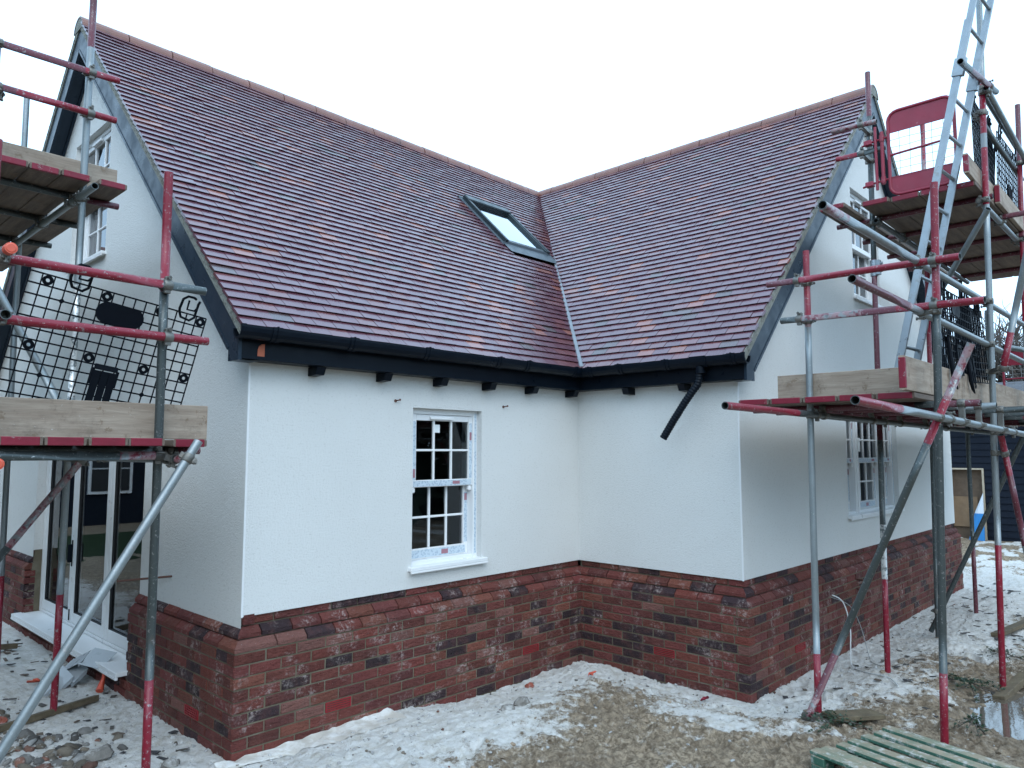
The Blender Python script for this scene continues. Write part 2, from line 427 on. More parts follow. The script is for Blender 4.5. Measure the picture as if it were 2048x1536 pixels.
# ------------------------------------------------------------------ brick plinth
def brick_col():
    r = random.random()
    if r < .07:
        k = random.uniform(.8, 1.15); return (.235 * k, .075 * k, .048 * k)
    if r < .77:
        k = random.uniform(.7, 1.3); return (.168 * k * random.uniform(.88, 1.12), .043 * k, .034 * k * random.uniform(.85, 1.15))
    if r < .93:
        k = random.uniform(.7, 1.3); return (.040 * k, .023 * k, .028 * k)
    k = random.uniform(.9, 1.2); return (.22 * k, .095 * k, .076 * k)
bk, mo = MB(), MB()
HC = .065; CP = .075
def brick_face(P, s0, s1, z0, z1, o, back=.10):
    """one brick seen from outside; P(s,o,z) maps wall coordinates to space"""
    bk.col(brick_col())
    j = lambda a: random.uniform(-a, a)
    c = .006
    tilt = j(.0025)
    r1 = [P(s0 + j(.0015), o - c, z0 + j(.0015)), P(s1 + j(.0015), o - c, z0 + j(.0015)), P(s1 + j(.0015), o - c, z1 + j(.0015)), P(s0 + j(.0015), o - c, z1 + j(.0015))]
    r2 = [P(s0 + c + j(.002), o + j(.002) + tilt, z0 + c + j(.002)), P(s1 - c + j(.002), o + j(.002) - tilt, z0 + c + j(.002)),
          P(s1 - c + j(.002), o + j(.002) - tilt, z1 - c + j(.002)), P(s0 + c + j(.002), o + j(.002) + tilt, z1 - c + j(.002))]
    r0 = [P(s0, o - back, z0), P(s1, o - back, z0), P(s1, o - back, z1), P(s0, o - back, z1)]
    F = [(8, 9, 10, 11)]
    for i in range(4):
        k = (i + 1) % 4
        F += [(i, k, 4 + k, 4 + i), (4 + i, 4 + k, 8 + k, 8 + i)]
    bk.add(r0 + r1 + r2, F)
def plinth_brick(P, s0, s1, z0, o, back, m0, m1, setb=.042):
    """special with a splayed upper edge; m0/m1 = mitre factor at the ends (0 square)"""
    bk.col(brick_col())
    prof = [(o - back, z0), (o, z0), (o, z0 + .027), (o - setb, z0 + HC), (o - back, z0 + HC)]
    j = random.uniform(-.0015, .0015)
    a = [P(s0 + m0 * q[0], q[0] + j, q[1]) for q in prof]; b = [P(s1 + m1 * q[0], q[0] + j, q[1]) for q in prof]
    n = len(prof)
    bk.add(a + b, [tuple(range(n)), tuple(range(n, 2 * n))[::-1]] + [(i, (i + 1) % n, n + (i + 1) % n, n + i) for i in range(n - 1)])
VENTS = []
def brick_wall(O, ex, n, L_, own0, own1, zmax=.75, holes=(), courses=13, top=True):
    """courses of stretchers from z=.75 downwards. own: 0/1 = bond parity at an outside corner, None = no corner return"""
    P = lambda s, o, z: O + ex * s + n * o + Z * z
    vents = [v for v in VENTS if v[0] == (round(O.x, 2), round(O.y, 2))]
    a, b = (-PJ if own0 is not None else 0), (L_ + PJ if own1 is not None else L_)
    for k in range(courses):
        z1 = zmax - k * CP - .010; z0 = z1 - HC
        par = k % 2
        s = a
        if own0 is not None and par != own0: s = a + .1125
        elif own0 is None: s = a - (.1125 if par else 0)
        while s < b - .02:
            e = s + .215
            s0, e0 = max(s, a), min(e, b)
            last = e0 >= b - .03
            if own1 is not None and last and (par == own1): e0 = b - .1125
            if own1 is not None and not last and b - e0 < .06 and par != own1: e0 = b
            zc = (z0 + z1) / 2
            skip = any(h0 - .01 < (s0 + e0) / 2 < h1 + .01 and g0 < zc < g1 for h0, h1, g0, g1 in holes)
            skip = skip or any(abs(v[1] - (s0 + e0) / 2) < .115 and z0 - .001 < v[2] < z1 + .02 for v in vents)
            if e0 - s0 > .03:
                if skip:
                    for h0, h1, g0, g1 in holes:
                        if g0 < zc < g1:
                            if s0 < h0 - .03 and e0 > h0: brick_face(P, s0, h0, z0, z1, PJ)
                            if e0 > h1 + .03 and s0 < h1: brick_face(P, h1, e0, z0, z1, PJ)
                    for v in vents:
                        if abs(v[1] - (s0 + e0) / 2) < .115 and z0 - .001 < v[2] < z1 + .02: v.append((P, s0, e0, z0, z1))
                else: brick_face(P, s0, e0, z0, z1, PJ)
            s += .225
    segs = [(a, b)]
    for h0, h1, g0, g1 in holes:
        if g1 > .6: segs = [x for s in segs for x in ((s[0], min(s[1], h0)), (max(s[0], h1), s[1])) if x[1] - x[0] > .02]
    for (q0, q1) in segs:
        c0 = own0 is not None and q0 == a; c1 = own1 is not None and q1 == b
        for row, (zz, o, back) in enumerate(((.752, PJ, .12), (.827, PJ - .042, .12))):
            s = q0 + (PJ if c0 else 0) - (.09 if row else 0)
            end = q1 - (PJ if c1 else 0)
            first = True
            while s < end - .03:
                e = min(s + .215, end)
                if end - e < .06: e = end
                s0 = max(s, q0 + (PJ if c0 else 0))
                m0 = -1 if (first and c0) else (1 if first and own0 is None and q0 == a and own_in[0] else 0)
                m1 = 1 if (e == end and c1) else (-1 if e == end and own1 is None and q1 == b and own_in[1] else 0)
                plinth_brick(P, s0, e, zz, o, back, m0, m1)
                first = False; s += .225 if e != end else 9
        s = q0 + (PJ if c0 else 0)
        end = q1 - (PJ if c1 else 0)
        while s < end - .02:          # recessed course below the render
            e = min(s + .215, end); brick_face(P, s + .02, e + .02 if e < end else e, .902, .967, -.012, .08); s += .225
        # mortar bedding
        k = .007
        pr = [(PJ - k, -.30), (PJ - k, .749), (PJ - .014, .757), (PJ - .060, .812), (PJ - .060, .832), (PJ - .100, .884), (-.024, .895), (-.024, .99)]
        aa = [P(q0 - (q[0] - PJ if c0 else 0), q[0], q[1]) for q in pr]; bb = [P(q1 + (q[0] - PJ if c1 else 0), q[0], q[1]) for q in pr]
        m = len(pr)
        mo.add(aa + bb, [(i, i + 1, m + i + 1, m + i) for i in range(m - 1)])
own_in = (False, False)
VENTS += [[(round(-LA, 2), 0.0), LA - 2.755, .245], [(round(-LA, 2), 0.0), LA - .835, .245], [(0.0, 0.0), .955, .245],
          [(round(-LA, 2), round(W1, 2)), W1 - .49, .245], [(0.0, round(-LB, 2)), .91, .245]]
own_in = (False, True); brick_wall(V((-LA, 0, 0)), X, -Y, LA, 0, None)
own_in = (True, False); brick_wall(V((0, 0, 0)), -Y, -X, LB, None, 0)
own_in = (False, False)
brick_wall(V((-LA, W1, 0)), -Y, -X, W1, None, 0, holes=[(W1 - 4.79, W1 - 1.73, .255, 2)])
brick_wall(V((0, -LB, 0)), X, -Y, W, 0, None)
brick_wall(V((W, -LB, 0)), Y, X, 1.2, None, None)
# wall below the door sill: mortar sheet behind the opening
mo.quad(V((-LA + .02, 1.6, -.3)), V((-LA + .02, 4.9, -.3)), V((-LA + .02, 4.9, .28)), V((-LA + .02, 1.6, .28)))
# plinth returns beside the door
for y, d in ((1.73, 1), (4.79, -1)):
    for k in range(13):
        z1 = .75 - k * CP - .010
        if z1 < .26: break
        brick_face(lambda s, o, z, y=y, d=d: V((-LA - PJ + .004 + s, y + d * o, z)), 0, .1025 + .0, z1 - HC, z1, .006, .05)
    mo.quad(V((-LA - PJ + .01, y + d * .001, .2)), V((-LA + .12, y + d * .001, .2)), V((-LA + .12, y + d * .001, .96)), V((-LA - PJ + .09, y + d * .001, .96)))
bk.build('brick_plinth', M['brick'], house)
mo.build('mortar_bed', M['mortar'], house)
# air bricks: red louvred vents in place of one brick
M['redvent'] = simple('red_vent_plastic', (.26, .012, .020), .45, .2)
for v in VENTS:
    if len(v) < 4: continue
    P, s0, e0, z0, z1 = v[3]
    mb = MB()
    def lb(a0, a1, o0, o1, c0, c1):
        q = [P(a, o, z) for z in (c0, c1) for a, o in ((a0, o0), (a1, o0), (a1, o1), (a0, o1))]
        mb.hexa(q)
    c = (s0 + e0) / 2; a0, a1 = c - .104, c + .104
    lb(a0, a1, PJ - .05, PJ - .028, z0, z1)
    lb(a0, a0 + .007, PJ - .028, PJ + .001, z0, z1); lb(a1 - .007, a1, PJ - .028, PJ + .001, z0, z1)
    for i in range(5):
        zz = z0 + i * (z1 - z0 - .006) / 4
        lb(a0 + .007, a1 - .007, PJ - .028, PJ + .0015, zz, zz + .0062)
    mb.build('air_brick', M['redvent'], house)

# ------------------------------------------------------------------ windows
class Loc:
    """builder in wall coordinates: a along the wall, o outwards, z up"""
    def __init__(s, O, ex, n): s.O, s.ex, s.n = V(O), V(ex), V(n); s.m = MB()
    def box(s, a0, a1, o0, o1, z0, z1, bev=.003):
        c = s.O + s.ex * ((a0 + a1) / 2) + s.n * ((o0 + o1) / 2) + Z * ((z0 + z1) / 2)
        s.m.obox(c, s.ex, s.n, Z, (a1 - a0) / 2, (o1 - o0) / 2, (z1 - z0) / 2, bev); return s
    def ring(s, a0, a1, z0, z1, o0, o1, l, r, b, t):
        s.box(a0, a0 + l, o0, o1, z0, z1); s.box(a1 - r, a1, o0, o1, z0, z1)
        s.box(a0 + l, a1 - r, o0, o1 - .002, z0, z0 + b); s.box(a0 + l, a1 - r, o0, o1 - .002, z1 - t, z1); return s
    def sheet(s, a0, a1, o, z0, z1):
        s.m.quad(s.pt(a0, o, z0), s.pt(a1, o, z0), s.pt(a1, o, z1), s.pt(a0, o, z1)); return s
    def pt(s, a, o, z): return s.O + s.ex * a + s.n * o + Z * z
    def build(s, *a, **k): r = s.m.build(*a, **k); s.m = MB(); return r
def sash_light(B, win, a0, a1, z0, z1, sb, cols, rows=2, tape=True, zm=None, sticker=None):
    """one vertical sliding pair: outer upper sash, inner lower sash"""
    zm = zm or (z0 + (z1 - z0) * .50)
    st = .042
    o1 = -sb - .012
    B.ring(a0, a1, zm - .03, z1, o1 - .045, o1, st, st, .058, .05)
    ia0, ia1, iz0, iz1 = a0 + st, a1 - st, zm + .028, z1 - .05
    for k in range(1, cols): a = ia0 + (ia1 - ia0) * k / cols; B.box(a - .009, a + .009, o1 - .030, o1 - .006, iz0, iz1)
    z = (iz0 + iz1) / 2; B.box(ia0, ia1, o1 - .029, o1 - .007, z - .009, z + .009)
    for a in (a0, a1 - st): B.box(a + .002, a + st - .002, o1 - .040, o1 - .002, zm - .075, zm - .031, .01)   # sash horns
    B.build('upper_sash', M['upvc'], win)
    B.sheet(ia0, ia1, o1 - .022, iz0, iz1).build('pane', M['glass'], win)
    o2 = o1 - .055; ls = .05
    B.ring(a0, a1, z0, zm + .02, o2 - .045, o2, ls, ls, .085, .045)
    ja0, ja1, jz0, jz1 = a0 + ls, a1 - ls, z0 + .085, zm - .025
    for k in range(1, cols): a = ja0 + (ja1 - ja0) * k / cols; B.box(a - .009, a + .009, o2 - .030, o2 - .006, jz0, jz1)
    z = (jz0 + jz1) / 2; B.box(ja0, ja1, o2 - .029, o2 - .007, z - .009, z + .009)
    B.build('lower_sash', M['upvc'], win)
    B.sheet(ja0, ja1, o2 - .022, jz0, jz1).build('pane', M['glass'], win)
    if tape:
        t = .0012
        B.box(a0 + .004, a0 + st - .008, o1, o1 + t, zm + .03, z1 - .06, 0); B.box(a1 - st + .006, a1 - .006, o1, o1 + t, zm + .03, z1 - .06, 0)
        B.box(a0 + .012, a1 - .012, o1, o1 + t, zm - .024, zm + .022, 0)
        B.box(a1 - ls + .004, a1 - .006, o2, o2 + t, z0 + .10, zm - .09, 0); B.box(a0 + .006, a1 - .03, o2, o2 + t, z0 + .012, z0 + .074, 0)
        B.build('protective_tape', M['tape'], win)
        B.box(a1 - st + .008, a1 - .010, o1 + t, o1 + 2 * t, zm + .36, zm + .43, 0); B.box(a0 + .008, a0 + st - .012, o1 + t, o1 + 2 * t, zm + .05, zm + .12, 0)
        w = a1 - a0
        B.box(a0 + w * .66, a0 + w * .78, o1 + t, o1 + 2 * t, zm - .012, zm + .014, 0)
        B.box(a1 - ls + .008, a1 - .012, o2 + t, o2 + 2 * t, zm - .16, zm - .10, 0); B.box(a0 + w * .55, a0 + w * .66, o2 + t, o2 + 2 * t, z0 + .022, z0 + .06, 0)
        B.build('tape_mark', M['redprint'], win)
    if sticker:
        a, z, w, h, lower = sticker
        oo = (o2 if lower else o1) - .021
        B.box(a, a + w, oo, oo + .0012, z, z + h, 0).build('paper_label', M['paper'], win)
def sash_window(O, ex, n, Wd, H, lights, sb=.055, zm=None, tape=True):
    """O = lower left corner of the opening seen from outside; lights = [(a0,a1,cols,sticker)]"""
    win = empty('window', O, None, None); win.parent = house
    B = Loc(O, ex, n)
    j = .05
    B.box(0, j, -sb - .15, -sb, 0, H); B.box(Wd - j, Wd, -sb - .15, -sb, 0, H); B.box(j, Wd - j, -sb - .15, -sb - .002, H - .045, H); B.box(j, Wd - j, -sb - .15, -sb - .004, .002, .036)
    for (p, q) in zip(lights[:-1], lights[1:]):
        B.box(p[1], q[0], -sb - .15, -sb + .004, .0, H - .046)
        c = (p[1] + q[0]) / 2; B.box(c - .022, c + .022, -sb - .1, -sb + .022, .0, H - .046)
    B.build('frame', M['upvc'], win)
    if tape:
        B.box(Wd - j + .014, Wd - .012, -sb, -sb + .0012, .04, H - .02, 0).build('protective_tape', M['tape'], win)
    B.box(-.035, Wd + .035, -sb - .02, .048, -.024, .008, .004); B.box(-.035, Wd + .035, .034, .050, -.040, -.0245, .002)
    B.build('sill', M['upvc'], win)
    for a0, a1, cols, stick in lights:
        sash_light(B, win, a0, a1, .037, H - .047, sb, cols, tape=tape, zm=zm, sticker=stick)
        if cols > 1:
            c = (a0 + a1) / 2
            B.box(c - .16, c + .10, -sb - .012, -sb + .014, H - .088, H - .062, .004).build('trickle_vent', M['upvc'], win)
    return win
sash_window((-2.13, 0, 1.115), X, -Y, .77, 1.27, [(.05, .72, 3, (.305, 1.075, .055, .068, False))], zm=.655)
sash_window((2.50, -LB, 1.33), X, -Y, 1.78, 1.14, [(.05, .40, 2, (.07, .58, .10, .2, False)), (.50, 1.28, 3, (.60, .70, .1, .16, False)), (1.38, 1.73, 2, None)], zm=.60)
sash_window((2.96, -LB, 3.82), X, -Y, .94, 1.31, [(.05, .89, 3, None)], zm=.66, tape=False)
sash_window((-LA, 4.04, 3.94), -Y, -X, 1.07, 1.35, [(.05, 1.02, 3, None)], zm=.68, tape=False)

# folding patio door in the left gable
door = empty('patio_door', (-LA, 4.79, .30), None, None); door.parent = house
B = Loc((-LA, 4.79, .30), -Y, -X)
DW, DH = 3.06, 1.86
B.ring(0, DW, 0, DH, -.16, -.085, .055, .055, .03, .06).build('frame', M['upvc'], door)
n3 = (DW - .11) / 3
for i in range(3):
    a0 = .055 + i * n3 + .004; a1 = a0 + n3 - .008
    B.ring(a0, a1, .034, DH - .064, -.150, -.090, .078, .078, .10, .08).build('door_leaf', M['upvc'], door)
    B.ring(a0 + .0785, a1 - .0785, .1345, DH - .1445, -.126, -.096, .007, .007, .007, .007).build('gasket', M['dark_gasket'], door)
    B.sheet(a0 + .08, a1 - .08, -.116, .136, DH - .146).build('pane', M['glass'], door)
B.box(.055 + n3 - .03, .055 + n3 - .012, -.09, -.045, .62, .80, .004); B.box(.055 + n3 - .034, .055 + n3 - .008, -.09, -.082, .58, .84, .002)
B.build('handle', M['black'], door)
B.box(.055 + n3 - .028, .055 + n3 - .014, -.0895, -.080, .05, .16, .002).build('shoot_bolt', M['black'], door)
B.box(-.06, DW + .02, -.10, .16, -.040, -.004, .004); B.box(-.06, DW + .02, .142, .163, -.062, -.0405, .002)
B.build('sill', M['upvc'], door)

# ------------------------------------------------------------------ roof
roof = empty('roof', (0, 0, ZE), None, None); roof.parent = house
def tile_col():
    r = random.random()
    if r < .74: k = random.uniform(.9, 1.1); return (.112 * k, .039 * k, .054 * k)
    if r < .93: k = random.uniform(.9, 1.12); return (.150 * k, .050 * k, .054 * k)
    if r < .975: k = random.uniform(.85, 1.15); return (.24 * k, .080 * k, .058 * k)
    k = random.uniform(.85, 1.15); return (.085 * k, .055 * k, .055 * k)
GA = .1003; TW = .165
def tile_slope(O, U, Vv, Nn, u0, u1, Lv, clips, holes=()):
    """plain tiles, half bond, every tile its own solid. clips: half planes in (u,v)"""
    mb = MB()
    rows = int(Lv / GA) + 1
    P = lambda u, v, h: O + U * u + Vv * v + Nn * h
    und = [(u0 + .01, 0.01), (u1 - .01, 0.01), (u1 - .01, Lv), (u0 + .01, Lv)]
    for a, b, c in clips: und = clip(und, a, b, c + .05)
    mb.col((.03, .016, .015)); mb.add([P(u, v, .0005) for u, v in und], [tuple(range(len(und)))])
    for r in range(rows):
        v0 = r * GA; v1 = min(v0 + GA + .004, Lv)
        if v1 - v0 < .02: continue
        u = u0 - (TW / 2 if r % 2 else 0) + random.uniform(-.004, .004)
        ph = random.uniform(0, 9)
        while u < u1:
            a, b = max(u, u0), min(u + TW - .004, u1)
            if u < u0 and r % 2 and b - a < .09: b = a + TW * 1.5 - .0025; nxt = u + TW * 2       # tile-and-a-half at the verge
            else: nxt = u + TW
            u = nxt
            if b - a < .03: continue
            lift = random.gauss(0, .0007); tl = random.gauss(0, .0008); dv = random.gauss(0, .0007) + .0012 * math.sin(ph + a * 1.7)
            pieces = [[(a, v0 + dv), (b, v0 + dv), (b, v1), (a, v1)]]
            for (h0, h1, g0, g1) in holes:
                if v1 > g0 + .03 and v0 < g1 - .03 and b > h0 and a < h1:
                    q = []
                    for p in pieces: q += [clip(p, 1, 0, h0), clip(p, -1, 0, -h1)]
                    pieces = [p for p in q if len(p) > 2]
            for (A, Bb, Cc) in clips: pieces = [clip(p, A, Bb, Cc) for p in pieces if len(p) > 2]
            mb.col(tile_col())
            for p in pieces:
                if len(p) < 3: continue
                n = len(p)
                hh = lambda q: .0370 - (q[1] - v0) * .118 + lift + tl * ((q[0] - a) / TW - .5) * 2
                mb.add([P(q[0], q[1], hh(q)) for q in p] + [P(q[0], q[1] + (.013 if q[1] < v0 + .05 else 0), hh(q) - .0225) for q in p],
                       [tuple(range(n))] + [(i, n + i, n + (i + 1) % n, (i + 1) % n) for i in range(n)])
    return mb
ca, sa = 1 / math.hypot(1, SA), SA / math.hypot(1, SA)
cb, sb_ = 1 / math.hypot(1, SB), SB / math.hypot(1, SB)
VA, NA = V((0, ca, sa)), V((0, -sa, ca)); VB, NB = V((cb, 0, sb_)), V((-sb_, 0, cb))
LVA, LVB = (HA + OE) / ca, (HB + OE) / cb
RWX0, RWX1, RWV0, RWV1 = .60, 1.42, (1.64 + OE) / ca, (2.42 + OE) / ca
TH = .0  # tile lower edge sits on the eaves line
# valley in plan: (x+OE)/(HB+OE) = (y+OE)/(HA+OE)
kA = (HB + OE) * ca / (HA + OE)
kB = (HA + OE) * cb / (HB + OE)
mbA = tile_slope(V((0, -OE, ZE - .03)), X, VA, NA, -LA - OV, HB + .3, LVA - .09, [(1, -kA, -OE - .022)], holes=[(RWX0 - .03, RWX1 + .03, RWV0 - .20, RWV1 + .04)])
mbA.build('tile_slope', M['tile'], roof)
mbB = tile_slope(V((-OE, 0, ZE - .03)), -Y, VB, NB, -HA - .3, LB + OV, LVB - .09, [(-1, -kB, OE - .022)])
mbB.build('tile_slope', M['tile'], roof)
# rear slopes, plain
mb = MB(); mb.col((.13, .06, .05))
E_ = .02
apA0, apJ, apB0 = V((-LA - OV + .01, HA, ZR - .05)), V((HB, HA, ZR - .05)), V((HB, -LB - OV + .01, ZR - .05))
mb.quad(V((-LA - OV + .01, W1 + OE, ZE - .03)), V((W + OE, W1 + OE, ZE - .03)), apJ, apA0)
mb.quad(V((W + OE, W1 + OE, ZE - .03)), V((W + OE, -LB - OV + .01, ZE - .03)), apB0, apJ)
for i in range(36):     # course lines of the rear verges, a step per course
    pass
mb.build('rear_slope', M['tile'], roof)
# ridge tiles
def ridge(p, q, name):
    mb = MB(); d = (V(q) - V(p)); Ln = d.length; d.normalize(); side = d.cross(Z)
    k = int(round(Ln / .45)); st = Ln / k
    for i in range(k):
        a = V(p) + d * (i * st + (.005 if i else 0)); b = V(p) + d * ((i + 1) * st - .005)
        r0 = .142 + random.uniform(-.002, .003); r1 = r0 + random.uniform(-.002, .002); dz = random.uniform(-.004, .004)
        kk = random.uniform(.8, 1.2)
        n = 12; vs = []
        for (c, r) in ((a, r0), (b, r1)):
            for rr in (r, r - .016):
                for t in range(n + 1):
                    w = math.pi * (t / n) * 1.0
                    vs.append(c + side * (math.cos(w) * rr) + Z * (math.sin(w) * rr * 1.0 + dz))
        m = n + 1; F = []
        for t in range(n):
            F += [(t, t + 1, 2 * m + t + 1, 2 * m + t), (t, t + 1, m + t + 1, m + t), (2 * m + t, 2 * m + t + 1, 3 * m + t + 1, 3 * m + t)]
        F += [(0, m, 3 * m, 2 * m), (n, m + n, 3 * m + n, 2 * m + n)]
        mb.add(vs, F, False)
    return mb.build(name, M['ridge'], roof)
zc = ZR - .135
ridge((-LA - OV + .0, HA, zc), (HB + .06, HA, zc), 'ridge')
ridge((HB, -LB - OV, zc), (HB, HA + .06, zc), 'ridge')
mb = MB()
for (c, s_, d) in ((V((-LA - OV, HA, zc)), Y, X), (V((HB, -LB - OV, zc)), X, Y)):
    n = 14; pts = [c + d * .004 + s_ * (math.cos(math.pi * t / n) * .127) + Z * (math.sin(math.pi * t / n) * .127) for t in range(n + 1)]
    mb.prism(pts, d * .05)
# bedding under the ridge
mb.bar((-LA - OV + .06, HA, zc - .02), (HB, HA, zc - .02), .17, .05); mb.bar((HB, -LB - OV + .06, zc - .02), (HB, HA, zc - .02), .17, .05)
mb.build('ridge_mortar', M['verge'], roof)
# valley trim
mb = MB()
v0 = V((-OE, -OE, ZE - .02)); v1 = V((HB, HA, ZR - .05)); nn = (NA + NB).normalized()
mb.bar(v0 + nn * .034, v1 + nn * .026, .040, .022, nn, .006)
mb.build('valley_trim', M['lead'], roof)
mb = MB()
mb.bar(v0 - nn * .02, v1 - nn * .02, .30, .01, nn)
mb.build('valley_liner', M['black'], roof)
mb = MB(); c = v1 - (v1 - v0).normalized() * .17 + nn * .035
t = (v1 - v0).normalized(); w = t.cross(nn)
mb.add([c - w * .015 - t * .03, c + w * .13 + t * .09 - nn * .03, c + w * .05 + t * .14 - nn * .0, c - w * .015 + t * .12], [(0, 1, 2, 3)])
mb.build('lead_saddle', M['lead'], roof)
# verges: mortar, bargeboards, soffits
def verge(side):
    if side == 'A':   # left gable
        H, S, x, D, flip = HA, SA, -LA - OV, X, lambda a, z, o: V((-LA - OV + o, a, z))
        Wd = W1
    else:
        H, S, x, D, flip = HB, SB, -LB - OV, Y, lambda a, z, o: V((a, -LB - OV + o, z))
        Wd = W
    pl = lambda a: ZE - .03 + S * (min(a, Wd - a) + OE)
    mv, bb, sf = MB(), MB(), MB()
    def strip(mb, a0, a1, t, b, o0, o1):
        mb.prism([flip(a0, pl(a0) + t, o0), flip(a1, pl(a1) + t, o0), flip(a1, pl(a1) + b, o0), flip(a0, pl(a0) + b, o0)], flip(0, 0, o1) - flip(0, 0, o0))
    rt = lambda v: v * math.hypot(1, S)
    for k, (a0, a1) in enumerate(((-OE + .02, H), (Wd + OE - .02, H))):
        strip(mv, a0, a1, rt(.012), rt(-.052), .010, .07)
        for i in range(52):      # ends of the tile courses and the undercloak pressed into the mortar
            q = a0 + (a1 - a0) * (i + .5) / 52; sg = 1 if k == 0 else -1
            mv.bar(flip(q - .026 * sg, pl(q - .026 * sg) - rt(.030), .0095), flip(q + .030 * sg, pl(q + .030 * sg) - rt(.006), .0095), .004, .010, flip(0, 0, 1) - flip(0, 0, 0))
        t, b = rt(-.054), rt(-.235)
        ae = a0 - .02 if k == 0 else a0 + .02
        a_in = .0 if k == 0 else Wd
        zb0 = pl(a_in) + b
        e = .13 if k == 0 else -.13
        poly = [(a_in - e - .012 * (1 if k == 0 else -1), pl(a_in - e) + t), (a1, pl(a1) + t), (a1, pl(a1) + b), (a_in, zb0), (a_in, 2.622), (a_in - e - .012 * (1 if k == 0 else -1), 2.622)]
        bo = MB(); bo.prism([flip(a, z, .022) for a, z in poly], flip(0, 0, .045) - flip(0, 0, .022))
        bo.bar(flip(a_in, pl(a_in) + b + .012, .020), flip(a1, pl(a1) + b + .012, .020), .006, .024)
        bo.build('bargeboard', M['joinery'], roof)
        sf.add([flip(a_in, pl(a_in) + rt(-.20), .046), flip(a1, pl(a1) + rt(-.20), .046), flip(a1, pl(a1) + rt(-.20), OV + .0), flip(a_in, pl(a_in) + rt(-.20), OV)], [(0, 1, 2, 3)])
        sf.bar(flip(a_in, pl(a_in) + rt(-.21), OV - .012), flip(a1, pl(a1) + rt(-.21), OV - .012), .022, .03)
        bx = [flip(a_in, 2.624, .046), flip(a_in - e, 2.624, .046), flip(a_in - e, 2.624, OV), flip(a_in, 2.624, OV)]
        sf.add(bx, [(0, 1, 2, 3)])
    mv.build('verge_mortar', M['verge'], roof); sf.build('verge_soffit', M['joinery'], roof)
verge('A'); verge('B')
# eaves: fascia, soffit, rafter feet, gutter
FO = .13
mb = MB()
mb.add([V((-LA - OV + .046, -FO, 2.632)), V((-FO, -FO, 2.632)), V((-FO, -FO, 2.83)), V((-LA - OV + .046, -FO, 2.83))], [(0, 1, 2, 3)])
mb.add([V((-FO, -FO, 2.632)), V((-FO, -LB - OV + .046, 2.632)), V((-FO, -LB - OV + .046, 2.83)), V((-FO, -FO, 2.83))], [(0, 1, 2, 3)])
mb.quad(V((-LA - OV + .046, -FO, 2.632)), V((-FO, -FO, 2.632)), V((0, 0, 2.632)), V((-LA - OV + .046, 0, 2.632)))
mb.quad(V((-FO, -FO, 2.632)), V((0, 0, 2.632)), V((0, -LB - OV + .046, 2.632)), V((-FO, -LB - OV + .046, 2.632)))
for (a, b) in (((-LA - OV + .046, -FO - .006, 2.645), (-FO - .006, -FO - .006, 2.645)), ((-FO - .006, -FO - .006, 2.645), (-FO - .006, -LB - OV + .046, 2.645))):
    mb.bar(a, b, .012, .022)
mb.build('fascia', M['black'], roof)
mb = MB()
mb.prism([V((-3.548, -FO - .004, 2.655)), V((-3.498, -FO - .004, 2.655)), V((-3.498, -FO - .004, 2.742)), V((-3.520, -FO - .004, 2.738)), V((-3.538, -FO - .004, 2.725)), V((-3.547, -FO - .004, 2.70))], V((0, .003, 0)))
mb.build('bare_fascia_patch', M['terracotta'], roof)
for x in (-3.056, -2.465, -1.891, -1.327, -.767, -.171):
    mb = MB(); mb.prism([V((x - .035, y, z)) for y, z in ((.02, 2.628), (-.128, 2.628), (-.10, 2.572), (.02, 2.566))], X * .07); mb.build('rafter_foot', M['black'], roof)
for y in (-.659, -1.258):
    mb = MB(); mb.prism([V((x, y - .035, z)) for x, z in ((.02, 2.628), (-.128, 2.628), (-.10, 2.572), (.02, 2.566))], Y * .07); mb.build('rafter_foot', M['black'], roof)
def gut_prof(k=0):
    pr = []
    for i in range(9):
        w = math.pi + math.pi * i / 8
        pr.append((.062 + (.056 + k) * math.cos(w) * (1 if i > 4 else 1), 2.822 + (.068 + k) * math.sin(w)))
    pr.append((.118 + k, 2.838 + k)); pr.append((.110 - k * .3, 2.838 + k))
    for i in range(9):
        w = 2 * math.pi - math.pi * i / 8
        pr.append((.062 + .050 * math.cos(w), 2.822 + .062 * math.sin(w)))
    return pr
def gutter(P, s0, s1, mitre, outlets, unions, name='gutter'):
    """P(s,o,z); mitre: end s1 moves by -o"""
    mb = MB()
    def seg(a, b, k, mit):
        pr = gut_prof(k); n = len(pr)
        va = [P(a, q[0], q[1]) for q in pr]; vb = [P(b - (q[0] if mit else 0), q[0], q[1]) for q in pr]
        mb.add(va + vb, [(i, (i + 1) % n, n + (i + 1) % n, n + i) for i in range(n)] + [tuple(range(n)), tuple(range(n, 2 * n))[::-1]])
    seg(s0, s1, 0, mitre)
    for u in unions: seg(u - .035, u + .035, .006, False); seg(u - .004, u + .004, .011, False)
    for u in outlets:
        mb.tube([P(u, .062, 2.77), P(u, .062, 2.70)], .040, 12); seg(u - .075, u + .075, .007, False); mb.tube([P(u, .062, 2.715), P(u, .062, 2.70)], .046, 12)
    # stop end
    seg(s0 - .004, s0 + .03, .005, False)
    return mb.build(name, M['black'], roof)
gutter(lambda s, o, z: V((-LA - OV - .01 + s, -FO - o, z)), 0, LA + OV + .01 - FO, True, [], [.25, .85, 1.55, 2.35, 2.72, 3.40])
gutter(lambda s, o, z: V((-FO - o, -LB - OV - .01 + s, z)), 0, LB + OV + .01 - FO, True, [.43], [.12, .75, 1.25, 1.60])
